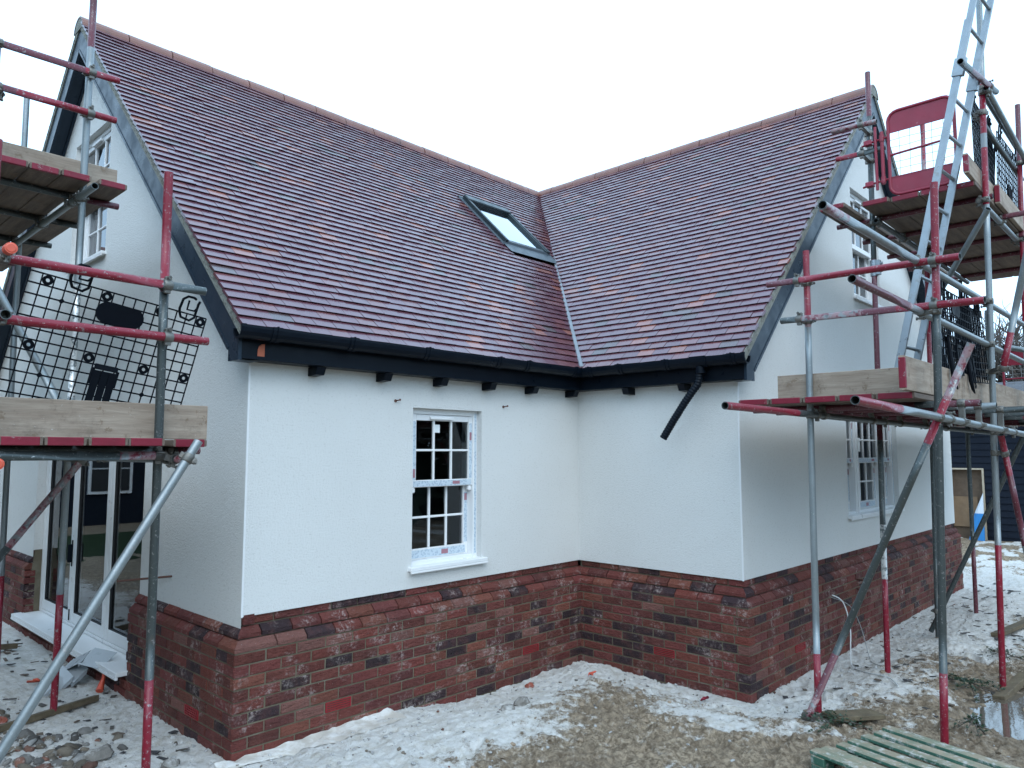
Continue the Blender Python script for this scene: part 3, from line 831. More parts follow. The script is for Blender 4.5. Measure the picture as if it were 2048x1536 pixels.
# loose corrugated hose hung on the outlet
mb = MB()
path = [V((-.195, -1.484, 2.72)), V((-.195, -1.482, 2.655)), V((-.205, -1.468, 2.60)), V((-.225, -1.43, 2.545)), V((-.25, -1.375, 2.46)), V((-.285, -1.27, 2.29)), V((-.31, -1.185, 2.145))]
def resample(pts, step):
    out = [pts[0]]
    for a, b in zip(pts[:-1], pts[1:]):
        k = max(1, int((b - a).length / step))
        out += [a + (b - a) * (i + 1) / k for i in range(k)]
    return out
rp = resample(path, .006)
mb.tube(rp, [.0345 if (i // 2) % 2 else .031 for i in range(len(rp))], 14, cap=False)
mb.tube(rp[-3:], .027, 14, cap=True)
mb.build('drain_hose', M['black'], roof)
# roof window
rw = empty('roof_window', (RWX0, 1.64, 4.6), None, None); rw.parent = house
def RP(u, v, h): return V((0, -OE, ZE - .03)) + X * u + VA * v + NA * h
def rbox(mb, u0, u1, v0, v1, h0, h1, bev=.004):
    mb.obox(RP((u0 + u1) / 2, (v0 + v1) / 2, (h0 + h1) / 2), X, VA, NA, (u1 - u0) / 2, (v1 - v0) / 2, (h1 - h0) / 2, bev)
mb = MB()
rbox(mb, RWX0, RWX0 + .058, RWV0, RWV1, .0, .075); rbox(mb, RWX1 - .058, RWX1, RWV0, RWV1, .0, .085)
rbox(mb, RWX0 + .0585, RWX1 - .0585, RWV0, RWV0 + .06, .0, .068); rbox(mb, RWX0 - .006, RWX1 + .006, RWV1 - .11, RWV1 + .02, .0, .105, .012)
rbox(mb, RWX0 - .01, RWX0 + .03, RWV0 - .01, RWV1 - .1, .02, .093); rbox(mb, RWX1 - .03, RWX1 + .01, RWV0 - .01, RWV1 - .1, .02, .093)
mb.build('frame', M['greyalu'], rw)
mb = MB(); mb.quad(RP(RWX0 + .05, RWV0 + .055, .05), RP(RWX1 - .05, RWV0 + .055, .05), RP(RWX1 - .05, RWV1 - .10, .05), RP(RWX0 + .05, RWV1 - .10, .05)); mb.build('pane', M['skyglass'], rw)
mb = MB(); rbox(mb, RWX0 - .055, RWX0 - .001, RWV0 - .05, RWV1 + .05, .012, .044, .003); rbox(mb, RWX1 + .001, RWX1 + .055, RWV0 - .05, RWV1 + .05, .012, .044, .003)
mb.add([RP(RWX0 - .055, RWV0 - .02, .046), RP(RWX1 + .055, RWV0 - .02, .046), RP(RWX1 + .055, RWV0 - .20, .040), RP(RWX0 - .03, RWV0 - .20, .040)], [(0, 1, 2, 3)])
mb.add([RP(RWX0 - .055, RWV0 - .02, .046), RP(RWX1 + .055, RWV0 - .02, .046), RP(RWX1 + .01, RWV0 + .0, .07), RP(RWX0 - .01, RWV0 + .0, .07)], [(0, 1, 2, 3)])
rbox(mb, RWX0 - .055, RWX1 + .055, RWV1 + .02, RWV1 + .06, .012, .05, .003)
mb.build('flashing', M['flash'], rw)
mb = MB(); mb.quad(RP(RWX0 + .05, RWV0 + .05, -.06), RP(RWX1 - .05, RWV0 + .05, -.06), RP(RWX1 - .05, RWV1 - .05, -.06), RP(RWX0 + .05, RWV1 - .05, -.06))
for a, b in (((RWX0 + .07, RWV0 + .06), (RWX1 - .07, RWV0 + .06)), ((RWX1 - .07, RWV0 + .06), (RWX1 - .07, RWV1 - .1)), ((RWX1 - .07, RWV1 - .1), (RWX0 + .07, RWV1 - .1)), ((RWX0 + .07, RWV1 - .1), (RWX0 + .07, RWV0 + .06))):
    mb.quad(RP(*a, .04), RP(*b, .04), RP(*b, -.059), RP(*a, -.059))
mb.build('blind', M['blindpale'], rw)
# small fixings on the walls
for x, z in ((-2.31, 2.43), (-1.09, 2.435)):
    mb = MB(); mb.tube([V((x, .01, z)), V((x + .012, -.045, z + .006))], .005, 8); mb.tube([V((x + .012, -.040, z + .006)), V((x + .013, -.047, z + .007))], .009, 8); mb.tube([V((x, -.001, z)), V((x, -.005, z))], .013, 8)
    mb.build('nail', M['copper'], house)
mb = MB(); mb.tube([V((-LA + .02, 1.10, 1.095)), V((-LA - .30, 1.36, 1.065))], .008, 8); mb.build('steel_bar', M['copper'], house)
for z in (.70, .60):
    mb = MB(); mb.tube([V((2.45, -1.75, z - .02)), V((2.42, -1.90, z - .02)), V((2.30, -1.98, z)), V((1.85, -2.02, z + .035))], .011, 8); mb.build('pipe_stub', M['copper'], house)

# ================================================================== GROUND
def dist_house(x, y):
    def rd(x, y, x0, x1, y0, y1):
        dx = np.maximum(np.maximum(x0 - x, x - x1), 0); dy = np.maximum(np.maximum(y0 - y, y - y1), 0)
        return np.hypot(dx, dy)
    return np.minimum(rd(x, y, -LA, W, 0, W1), rd(x, y, 0, W, -LB, W1))
def ground_fields(x, y):
    x = np.asarray(x, float); y = np.asarray(y, float)
    d = dist_house(x, y)
    far = sstep(9, 16, np.hypot(x, y))
    near = .09 * sstep(-1.4, -2.4, x) - .02
    z = near + (.125 - near) * sstep(.12, 1.0, d)
    n1 = fbm(x * 1.1 + 3, y * 1.1, 4); n2 = fbm(x * 4.5, y * 4.5 + 7, 4, .6); n3 = fbm(x * 17, y * 17, 3, .65)
    n4 = fbm(x * 2.3 + 31, y * 2.3 + 5, 4, .6)
    # white lime spoil: a ragged band along the walls and most of the ground left of the house
    reach = .70 + .75 * (n1 - .3) + .40 * sstep(-1.2, -2.2, x) * sstep(-.1, -.4, y) + .35 * sstep(-2.2, -3.4, x) + .9 * sstep(-.2, .8, y) * sstep(-3.0, -3.6, x)
    reach = reach - 1.0 * sstep(2.6, 4.0, y) * sstep(-3.0, -3.6, x)
    reach = reach + .45 * sstep(1.0, 3.0, x) * sstep(-1.5, -2, y)
    wh = sstep(.58, -.50, d - reach + (n4 - .5) * 1.0 + (n2 - .5) * .95 + (n3 - .5) * .8)
    fleck = sstep(.55, .66, n3 * .55 + n2 * .45) * sstep(2.6, 1.0, d) * .9
    wh = np.maximum(wh, fleck * .42)
    wh2 = sstep(.47, .60, fbm(x * 1.9 + 50, y * 3.3, 5, .65)) * sstep(3.0, 5.5, x) * .8
    wh = np.maximum(wh, wh2)
    ridge = 1 - np.abs(2 * fbm(x * 6.5 + 11, y * 6.5 + 2, 3, .55) - 1)
    n5 = fbm(x * 30 + 3, y * 30, 4, .65)
    z = z + (n1 - .5) * .07 * sstep(.1, .7, d) + (1 - .45 * wh) * ((n2 - .5) * .070 + (n3 - .5) * .052) + (n5 - .5) * .034 * (1 - .35 * wh) + (ridge - .8) * .055 * (1 - wh * .6)
    heap = np.exp(-((x + .35) ** 2 + (y + .30) ** 2) / .10) * .06
    z = z + heap * n2 * 1.6 + wh * .020
    pr = np.random.default_rng(5)
    for i in range(70 if x.size > 9 else 0):     # boot prints
        px, py, pa = pr.uniform(-2.6, 3.2), pr.uniform(-3.9, -.9), pr.uniform(0, 3.14)
        c_, s_ = math.cos(pa), math.sin(pa); u = (x - px) * c_ + (y - py) * s_; v = -(x - px) * s_ + (y - py) * c_
        q = np.hypot(u / .145, v / (.052 - .012 * np.tanh(u / .06)))
        z = z - .022 * sstep(1.12, .80, q) + .012 * np.exp(-((q - 1.25) / .16) ** 2)
    # puddle hollow at the right
    pd = np.hypot((x - .95) / 1.05, (y + 3.55) / .55)
    z = z - .085 * sstep(1.15, .35, pd) 
    z = z * (1 - far) + far * .08
    wet = sstep(.45, .65, n4) * .7 + sstep(1.5, .7, pd)
    return z, wh, np.clip(wet, 0, 1), n2
def gz(x, y): return float(ground_fields(x, y)[0])
def graded(a, b, step, lo, hi, k=1.22):
    m = list(np.arange(a, b + 1e-6, step)); l = []; s = step; q = a
    while q > lo: s *= k; q -= s; l.append(q)
    r = []; s = step; q = m[-1]
    while q < hi: s *= k; q += s; r.append(q)
    return np.array(l[::-1] + m + r)
gx = np.concatenate([graded(-5.0, 3.2, .015, -420, -400, 1.25)[:-1], []])
gx = gx[gx <= 3.2]
gx = np.concatenate([gx, graded(3.25, 15, .06, 4, 420)[0:]]); gx = np.unique(gx[(gx > -421)])
gy = graded(-4.2, 1.6, .015, -420, -400, 1.25); gy = gy[gy <= 1.6]
gy = np.unique(np.concatenate([gy, graded(1.66, 7.5, .06, 2, 420)]))
gy = gy[gy > -421]
GX, GY = np.meshgrid(gx, gy, indexing='ij')
gzv, gwh, gwet, gn = ground_fields(GX, GY)
nx, ny = GX.shape
me = bpy.data.meshes.new('ground')
vs = np.stack([GX, GY, gzv], -1).reshape(-1, 3)
ii = np.arange(nx * ny).reshape(nx, ny)
qs = np.stack([ii[:-1, :-1], ii[1:, :-1], ii[1:, 1:], ii[:-1, 1:]], -1).reshape(-1, 4)
me.vertices.add(len(vs)); me.vertices.foreach_set('co', vs.astype('f').ravel())
me.loops.add(qs.size); me.loops.foreach_set('vertex_index', qs.astype('i').ravel())
me.polygons.add(len(qs)); me.polygons.foreach_set('loop_start', np.arange(0, qs.size, 4).astype('i')); me.polygons.foreach_set('loop_total', np.full(len(qs), 4, 'i'))
me.polygons.foreach_set('use_smooth', np.ones(len(qs), bool))
ca_ = me.color_attributes.new('col', 'FLOAT_COLOR', 'POINT')
ca_.data.foreach_set('color', np.stack([gwh, gwet, gn, np.ones_like(gn)], -1).reshape(-1, 4).astype('f').ravel())
me.update(calc_edges=True); me.validate()
def mk_ground():
    m, nt, b = newmat('spoil_and_mud')
    a = attr(nt); sp = nt.nodes.new('ShaderNodeSeparateColor'); L(nt, a.outputs['Color'], sp.inputs[0])
    n1 = noise(nt, 24, 9, .78); n2 = noise(nt, 7, 7, .7); n3 = noise(nt, 110, 5, .7)
    mud = mix(nt, n2, (.29, .215, .145), (.52, .42, .30))
    mud = mix(nt, ramp(nt, noise(nt, 15, 8, .75, sc3=(1, 1, .4)), [(.36, .9), (.50, 0.0)]), mud, (.10, .072, .05))  # dark blotches, with crevice shade painted into the mud colour
    mud = mix(nt, ramp(nt, n1, [(.40, 1.0), (.58, 0.0)]), mud, (.13, .094, .062))
    mud = mix(nt, math_(nt, 'MULTIPLY', sp.outputs[1], .4), mud, (.17, .125, .082))
    wht = mix(nt, n1, (.54, .525, .495), (.78, .765, .735))
    wht = mix(nt, ramp(nt, noise(nt, 13, 6, .7), [(.47, 0.0), (.66, .75)]), wht, (.47, .43, .36))
    wht = mix(nt, ramp(nt, n3, [(.60, 0.0), (.70, 1.0)]), wht, (.24, .21, .17))
    e = math_(nt, 'ADD', sp.outputs[0], math_(nt, 'MULTIPLY', math_(nt, 'SUBTRACT', math_(nt, 'ADD', math_(nt, 'MULTIPLY', n1, .6), math_(nt, 'MULTIPLY', n3, .5)), .53), 2.6))
    k = ramp(nt, e, [(.30, 0.0), (.70, 1.0)])
    c = mix(nt, k, mud, wht)
    L(nt, c, b.inputs['Base Color'])
    L(nt, ramp(nt, math_(nt, 'MULTIPLY', sp.outputs[1], math_(nt, 'SUBTRACT', 1.0, k)), [(0.0, .92), (.8, .5)]), b.inputs['Roughness'])
    b.inputs['Specular IOR Level'].default_value = .3
    bump(nt, b, math_(nt, 'ADD', n1, math_(nt, 'MULTIPLY', n3, .35)), .022, 1.0)
    return m
me.materials.append(mk_ground())
g = bpy.data.objects.new('ground', me); COL.objects.link(g); tag(g, 'churned brown mud with white lime spoil along the walls', kind='structure')
# puddles
mw, nt, b = newmat('muddy_water'); b.inputs['Base Color'].default_value = (.10, .08, .06, 1); b.inputs['Roughness'].default_value = .03; b.inputs['Specular IOR Level'].default_value = .9
bump(nt, b, noise(nt, 8, 3), .0015, .3)
mb = MB(); c = V((.95, -3.55, .078)); mb.add([c + V((math.cos(t * .349) * 1.5, math.sin(t * .349) * .8, 0)) for t in range(18)], [tuple(range(18))])
mb.build('puddle_water', mw, None, label='shallow puddle reflecting the white sky', kind='structure')
# lawn between the plots, seen in the patio door glass
ml = simple('rough_lawn', (.022, .040, .014), .9, .4, 8, .2, .03, 60)
mb = MB(); nl = 24
for i in range(nl):
    for j in range(8):
        x0, x1 = -16 + i * .6, -16 + (i + 1) * .6; y0, y1 = 9.5 + j * .6, 9.5 + (j + 1) * .6
        mb.quad(V((x0, y0, .11 + .02 * vnoise(x0, y0))), V((x1, y0, .11 + .02 * vnoise(x1, y0))), V((x1, y1, .11 + .02 * vnoise(x1, y1))), V((x0, y1, .11 + .02 * vnoise(x0, y1))))
mb.build('lawn', ml, None, label='strip of lawn beyond the plot', kind='structure')

# ------------------------------------------------------------------ rubble (uncountable)
ICO = None
def ico():
    t = (1 + 5 ** .5) / 2
    v = [(-1, t, 0), (1, t, 0), (-1, -t, 0), (1, -t, 0), (0, -1, t), (0, 1, t), (0, -1, -t), (0, 1, -t), (t, 0, -1), (t, 0, 1), (-t, 0, -1), (-t, 0, 1)]
    f = [(0, 11, 5), (0, 5, 1), (0, 1, 7), (0, 7, 10), (0, 10, 11), (1, 5, 9), (5, 11, 4), (11, 10, 2), (10, 7, 6), (7, 1, 8), (3, 9, 4), (3, 4, 2), (3, 2, 6), (3, 6, 8), (3, 8, 9), (4, 9, 5), (2, 4, 11), (6, 2, 10), (8, 6, 7), (9, 8, 1)]
    return np.array(v) / math.hypot(1, t), f
IV, IF = ico()
def sub_ico():
    v = [V(p) for p in IV]; f = []; c = {}
    def mid(a, b):
        k = (min(a, b), max(a, b))
        if k not in c: c[k] = len(v); v.append(((v[a] + v[b]) / 2).normalized())
        return c[k]
    for a, b_, d in IF:
        ab, bd, da = mid(a, b_), mid(b_, d), mid(d, a)
        f += [(a, ab, da), (b_, bd, ab), (d, da, bd), (ab, bd, da)]
    return np.array([tuple(p) for p in v]), f
IV2, IF2 = sub_ico()
def stone(mb, x, y, r, col, flat=.6, fine=False, sink=.3, angular=.25):
    v, f = (IV2, IF2) if fine else (IV, IF)
    q = v * (1 + angular * (rng.random((len(v), 1)) * 2 - 1)) * np.array([1, random.uniform(.6, .95), flat * random.uniform(.7, 1.2)]) * r
    a = random.uniform(0, 6.28); cs, sn = math.cos(a), math.sin(a); ta = random.uniform(-.4, .4)
    px = q[:, 0] * cs - q[:, 1] * sn; py = q[:, 0] * sn + q[:, 1] * cs; pz = q[:, 2] + px * ta
    z = gz(x, y) + r * flat * (.5 - sink)
    mb.col(col); mb.add([(x + px[i], y + py[i], z + pz[i]) for i in range(len(v))], f, fine)
mst, nt, b = newmat('rubble'); a = attr(nt); c = mix(nt, noise(nt, 60, 5, .7), mix(nt, .6, a.outputs['Color'], (.04, .035, .03)), a.outputs['Color'])
c = mix(nt, ramp(nt, noise(nt, 22, 6, .75), [(.58, 0.0), (.68, 1.0)]), c, (.52, .51, .49)); L(nt, c, b.inputs['Base Color']); b.inputs['Roughness'].default_value = .8; bump(nt, b, noise(nt, 90, 5, .7), .006, .8)
def scol():
    r = random.random(); k = random.uniform(.6, 1.3)
    if r < .4: return (.17 * k, .14 * k, .105 * k)
    if r < .65: return (.20 * k, .19 * k, .175 * k)
    if r < .78: return (.20 * k, .09 * k, .06 * k)
    return (.50 * k, .49 * k, .47 * k) if k < 1.1 else (.07, .065, .06)
mb = MB()
for i in range(1500):       # stony patch at the left foreground
    x, y = random.uniform(-5.2, -3.95), random.uniform(-1.0, 2.2)
    u = (x + 4.15) * 1.0 + (y - 1.25) * .25
    if u > .15 - .5 * random.random() or vnoise(x * 2.2 + 5, y * 2.2) < .28: continue
    stone(mb, x, y, random.choice((.016, .02, .03, .04, .05)) * random.uniform(.7, 1.2), scol(), fine=True)
mb.build('stony_rubble', mst, None, label='patch of brown and grey stones at the left below the scaffold', kind='stuff')
mb = MB()
for i in range(9000):       # white crumbs and clods everywhere near
    x, y = random.uniform(-4.6, 5.5), random.uniform(-4.2, 2.4)
    d = float(dist_house(x, y))
    if d < .015 or d > 3.4: continue
    w = float(ground_fields(x, y)[1])
    r = random.random()
    if r > .08 + .92 * w: continue
    s = .004 + .016 * random.random() ** 3.0
    k = random.uniform(.75, 1.15)
    cc = (.56 * k, .56 * k, .55 * k) if random.random() < .80 else scol()
    stone(mb, x, y, s * (1.5 if random.random() < .04 else 1), cc, .65, False, .2, .3)
mb.build('lime_crumbs', mst, None, label='loose white crumbs and clods scattered over the ground by the walls', kind='stuff')
mb = MB()
for i in range(900):        # clods of mud
    x, y = random.uniform(-3.2, 3.5), random.uniform(-4.2, -.5)
    d = float(dist_house(x, y))
    if d < .5: continue
    w = float(ground_fields(x, y)[1])
    if random.random() < w: continue
    k = random.uniform(.7, 1.2); stone(mb, x, y, .008 + .03 * random.random() ** 2.5, (.34 * k, .26 * k, .18 * k), .55, False, .25, .32)
mb.build('mud_clods', mst, None, label='clods of brown mud on the open ground in front of the house', kind='stuff')
# chips and offcuts of dark slate and bark
mb = MB()
for i in range(190):
    x, y = (random.uniform(-4.4, -3.65), random.uniform(.2, 5)) if random.random() < .35 else (random.uniform(.2, 7.5), random.uniform(-3.6, -1.95))
    z = gz(x, y) + .008; a = random.uniform(0, 6.3); w = random.uniform(.008, .045); l = random.uniform(.02, .10)
    e = V((math.cos(a), math.sin(a), random.uniform(-.1, .1))); 
    mb.col(random.choice(((.05, .045, .04), (.09, .08, .07), (.14, .10, .07), (.035, .035, .04)))); mb.bar(V((x, y, z)) - e * l / 2, V((x, y, z)) + e * l / 2, w, .006)
mb.build('litter_chips', mst, None, label='dark slivers of slate, bark and timber strewn on the ground', kind='stuff')

# ================================================================== SCAFFOLDS
R_ = .0242
def zcol(c):  # r red, g galvanised, d dark galvanised, f faded red, c cream band
    return {'r': (1, 0, .0), 'g': (0, 0, 0), 'd': (0, 1, 0), 'f': (1, .3, .75), 'm': (.55, .6, .5), 'D': (0, 1.0, 0), 'w': (0, .6, 1)}[c]
TUBES = {}
def stube(name, key, p, q, zones='g', parent=None, bend=0, r=R_, cap=None):
    """hollow scaffold tube; zones = [(t_end, colour code), ...] or a single code"""
    p, q = V(p), V(q); Ln = (q - p).length; d = (q - p) / Ln
    if isinstance(zones, str): zones = [(1.0, zones)]
    a = d.cross(Z); a = a.normalized() if a.length > .05 else d.cross(X).normalized(); b = d.cross(a)
    mb = MB(); n = 14; ts = []
    t0 = 0
    for te, c in zones:
        k = max(1, int((te - t0) * Ln / .25))
        for i in range(k + 1): ts.append((t0 + (te - t0) * i / k, c))
        t0 = te
    rings = []
    for t, c in ts:
        mb.col(zcol(c)); s = len(mb.v)
        o = Z * (-bend * 4 * t * (1 - t))
        mb.add([p + d * (Ln * t) + o + (a * math.cos(2 * math.pi * k / n) + b * math.sin(2 * math.pi * k / n)) * r for k in range(n)], [])
        rings.append(s)
    for s0, s1 in zip(rings[:-1], rings[1:]):
        for k in range(n): mb.f.append([s0 + k, s0 + (k + 1) % n, s1 + (k + 1) % n, s1 + k]); mb.sm.append(True)
    for e, dd in ((0, d), (-1, -d)):   # open ends with wall thickness
        mb.col(zcol(ts[e][1])); pe = p if e == 0 else q
        c1 = [pe + (a * math.cos(2 * math.pi * k / n) + b * math.sin(2 * math.pi * k / n)) * r for k in range(n)]
        c2 = [pe + (a * math.cos(2 * math.pi * k / n) + b * math.sin(2 * math.pi * k / n)) * (r - .004) for k in range(n)]
        mb.col((0, 1, 0)); c3 = [v + dd * min(.3, Ln * .4) for v in c2]  # shade inside the tube painted in with the dark channel
        mb.add(c1 + c2 + c3, [(k, (k + 1) % n, n + (k + 1) % n, n + k) for k in range(n)] + [(n + k, n + (k + 1) % n, 2 * n + (k + 1) % n, 2 * n + k) for k in range(n)] + [tuple(range(2 * n, 3 * n))])
    o = mb.build(name, M['scaf'], parent)
    TUBES[key] = (p, q)
    if cap is not None:
        pe = p if cap == 0 else q; dd = -d if cap == 0 else d
        m2 = MB(); m2.tube([pe - dd * .045, pe + dd * .006], r + .003, 16); m2.tube([pe + dd * .005, pe + dd * .009], [r + .001, r - .006], 16)
        m2.build('end_cap', M['orange'], o)
    return o
def closest(k1, k2):
    p1, q1 = TUBES[k1]; p2, q2 = TUBES[k2]
    d1, d2, r = q1 - p1, q2 - p2, p1 - p2
    a, e, f = d1.dot(d1), d2.dot(d2), d2.dot(r); c = d1.dot(r); b = d1.dot(d2); den = a * e - b * b
    s = max(0, min(1, (b * f - c * e) / den if den > 1e-9 else 0)); t = max(0, min(1, (b * s + f) / e))
    s = max(0, min(1, (b * t - c) / a))
    return p1 + d1 * s, p2 + d2 * t, d1.normalized(), d2.normalized()
def coupler(k1, k2, parent):
    c1, c2, d1, d2 = closest(k1, k2)
    w = c2 - c1
    w = w.normalized() if w.length > .004 else d1.cross(d2).normalized()
    mb = MB()
    s1 = w.cross(d1).normalized(); s2 = w.cross(d2).normalized()
    for c, d, s, sg in ((c1, d1, s1, 1), (c2, d2, s2, -1)):
        mb.tube([c - d * .024, c - d * .018, c + d * .018, c + d * .024], [.0275, .031, .031, .0275], 14)
        for e in (-1, 1):   # hinge lug and bolt lug
            k = c + s * (e * .036)
            mb.obox(k, s, d, w, .011, .017, .012, .003)
        bo = c + s * .043
        mb.tube([bo - w * sg * .030, bo + w * sg * .034], .0055, 8)
        mb.tube([bo + w * sg * .010, bo + w * sg * .024], .0115, 6, smooth=False)
        mb.tube([bo - w * sg * .030, bo - w * sg * .022], .011, 8)
    m = (c1 + c2) / 2
    mb.obox(m, d1, w.cross(d1).normalized(), w, .018, .018, max(.006, (c2 - c1).length / 2 - .02), .002)
    return mb.build('coupler', M['coupler'], parent)

sl = empty('scaffold', (-4.70, .40, .1), 'two lift tube scaffold with red ended poles standing along the left gable', 'scaffold')
sr = empty('scaffold', (1.4, -2.9, .1), 'tall tube scaffold with ladder access standing along the right gable', 'scaffold')
ST, LE, TR, GR, BRC = 'standard', 'ledger', 'transom', 'guard_rail', 'brace'
# left
stube(ST, 'S1', (-4.285, -.455, 3.611), (-4.146, -.135, .03), [(.168, 'r'), (.19, 'm'), (.80, 'd'), (1, 'r')], sl)
stube(ST, 'S2', (-4.29, 1.045, 5.60), (-4.146, 1.60, .12), [(.115, 'f'), (.43, 'g'), (.58, 'w'), (.84, 'g'), (1, 'r')], sl)
stube(ST, 'S3', (-4.83, 1.12, 4.42), (-5.45, 1.3, .08), [(.12, 'f'), (.16, 'g'), (.26, 'f'), (.8, 'g'), (1, 'r')], sl)
stube(ST, 'S4', (-5.10, -.45, 3.55), (-5.10, -.32, .08), [(.2, 'r'), (.8, 'g'), (1, 'r')], sl)
stube(ST, 'S5', (-4.22, 3.10, 5.3), (-4.15, 3.25, .10), [(.84, 'g'), (1, 'r')], sl)
stube(GR, 'R1', (-5.30, -.505, 2.962), (-4.037, -.42, 2.968), [(.80, 'r'), (1, 'd')], sl)
stube(GR, 'R2', (-5.28, -.51, 2.663), (-4.011, -.42, 2.675), 'r', sl)
stube(GR, 'R3', (-5.05, -.62, 2.985), (-5.06, 3.4, 2.99), 'g', sl, cap=0)
stube(GR, 'R4', (-5.05, -.60, 2.672), (-5.06, 3.4, 2.68), [(.06, 'f'), (1, 'd')], sl)
stube(TR, 'T1', (-5.32, -.47, 2.012), (-4.245, -.38, 2.010), [(.62, 'd'), (.8, 'd'), (1, 'm')], sl)
stube(TR, 'T2', (-5.30, -.28, 2.040), (-3.975, -.28, 2.040), [(.90, 'd'), (1, 'f')], sl)
for i, y in enumerate((.75, 1.35, 2.4, 3.3)): stube(TR, 'T3%d' % i, (-5.25, y, 2.040), (-3.93, y, 2.040), [(.88, 'd'), (1, 'f')], sl)
stube(LE, 'L1', (-4.160, -.56, 1.990), (-4.14, 3.6, 1.990), [(.03, 'm'), (1, 'd')], sl)
stube(LE, 'L2', (-5.05, -.62, 1.975), (-5.05, 3.6, 1.985), [(.05, 'f'), (1, 'd')], sl, cap=0)
stube(BRC, 'B1', (-4.115, -.59, 2.09), (-5.01, -.60, .60), 'g', sl)
stube(BRC, 'B2', (-4.14, 1.22, 1.995), (-5.02, 1.18, .80), [(.5, 'm'), (1, 'd')], sl)
stube(BRC, 'B3', (-4.98, .92, 3.42), (-4.28, .90, 2.12), [(.82, 'g'), (1, 'r')], sl)
stube(GR, 'UR1', (-5.25, 1.04, 4.735), (-4.081, 1.09, 4.781), [(.5, 'f'), (.8, 'f'), (1, 'r')], sl)
stube(GR, 'UR2', (-5.25, 1.05, 4.445), (-4.085, 1.10, 4.477), [(.45, 'f'), (1, 'r')], sl)
stube(LE, 'UL1', (-4.272, .86, 3.868), (-4.262, 4.6, 3.868), 'g', sl)
stube(LE, 'UL2', (-5.04, .90, 3.868), (-5.04, 4.6, 3.868), 'd', sl)
for i, (y, x1, c) in enumerate(((1.38, -3.95, 'f'), (2.15, -3.97, 'd'), (3.0, -3.98, 'd'), (4.0, -3.98, 'f'))): stube(TR, 'UT%d' % i, (-5.2, y, 3.918), (x1, y, 3.918), [(.8, 'd'), (1, c)], sl)
for a, b in (('S1', 'R1'), ('S1', 'R2'), ('S1', 'T1'), ('L1', 'T1'), ('S2', 'UR1'), ('S2', 'UR2'), ('S2', 'UL1'), ('L1', 'B1'), ('S2', 'L1'), ('S2', 'B2'), ('UL1', 'UT0'), ('UL1', 'UT1'), ('UL1', 'UT2'), ('L1', 'T2'), ('L1', 'T30'), ('R3', 'R1'), ('R4', 'R2'), ('S3', 'UR1'), ('S3', 'UR2')):
    coupler(a, b, sl)
# right
stube(ST, 'P1', (-.253, -2.46, 3.581), (-.340, -2.46, .05), [(.15, 'r'), (.17, 'm'), (.855, 'g'), (1, 'r')], sr)
stube(ST, 'P2', (1.416, -2.46, 5.673), (1.226, -2.46, .06), [(.08, 'f'), (.33, 'd'), (.63, 'f'), (.765, 'd'), (.85, 'w'), (1, 'r')], sr)
stube(ST, 'P3', (-.521, -3.426, 3.808), (-.356, -3.275, .08), [(.21, 'r'), (.86, 'd'), (1, 'r')], sr)
stube(ST, 'P4', (1.266, -3.436, 6.184), (1.424, -3.28, .03), [(.165, 'g'), (.235, 'r'), (.255, 'g'), (.335, 'r'), (.80, 'g'), (1, 'r')], sr)
stube(ST, 'P5', (3.30, -2.46, 5.93), (2.85, -2.46, .10), [(.10, 'r'), (.2, 'm'), (.31, 'g'), (.40, 'r'), (.42, 'g'), (.55, 'r'), (.9, 'd'), (1, 'd')], sr)
stube(ST, 'P6', (4.66, -2.46, 4.19), (4.541, -2.46, .05), [(.80, 'd'), (1, 'f')], sr)
stube(ST, 'P7', (3.072, -3.40, 5.617), (2.75, -3.32, .08), [(.12, 'f'), (.42, 'r'), (1, 'g')], sr)
stube(ST, 'P8', (6.10, -2.46, 4.0), (5.85, -2.46, .05), 'd', sr)
stube(GR, 'E1', (-.36, -2.191, 3.338), (-.56, -3.56, 3.276), [(.16, 'f'), (1, 'r')], sr)
stube(GR, 'E2', (-.36, -2.293, 3.038), (-.56, -3.682, 2.976), [(.12, 'd'), (.45, 'm'), (.62, 'f'), (1, 'r')], sr)
stube(GR, 'RL1', (-2.10, -3.275, 3.30), (3.30, -3.36, 3.295), [(.06, 'm'), (.25, 'g'), (1, 'g')], sr)
stube(GR, 'RL2', (-1.72, -3.28, 2.978), (3.20, -3.36, 2.902), [(.19, 'f'), (.21, 'm'), (1, 'g')], sr)
stube(LE, 'OL', (-2.08, -3.39, 2.286), (3.40, -3.52, 2.135), [(.12, 'r'), (1, 'g')], sr)
stube(LE, 'IL', (-1.728, -2.51, 2.312), (6.6, -2.51, 2.27), [(.13, 'r'), (1, 'd')], sr)
for i, (x, y1, c) in enumerate(((-.155, -3.55, 'f'), (.28, -3.56, 'g'), (.95, -3.62, 'd'), (1.75, -3.62, 'd'), (2.6, -3.6, 'f'), (3.4, -3.6, 'd'), (4.4, -3.4, 'f'))):
    stube(TR, 'RT%d' % i, (x, -1.95, 2.364), (x, y1, 2.357), [(.75, 'f'), (.85, 'd'), (1, c)], sr)
stube(LE, 'IL2', (1.278, -2.515, 4.165), (4.82, -2.51, 4.175), 'd', sr)
stube(LE, 'OL2', (1.291, -3.34, 4.165), (5.0, -3.33, 4.18), [(.04, 'm'), (1, 'g')], sr)
for i, (x, y1, c) in enumerate(((1.42, -3.42, 'f'), (2.15, -3.62, 'f'), (2.95, -3.62, 'm'), (3.75, -3.6, 'f'), (4.6, -3.5, 'f'))):
    stube(TR, 'VT%d' % i, (x, -2.12, 4.213), (x, y1, 4.216), [(.85, 'f'), (1, c)], sr)
stube(GR, 'RL3', (1.22, -3.45, 5.10), (3.20, -3.45, 4.97), 'g', sr)
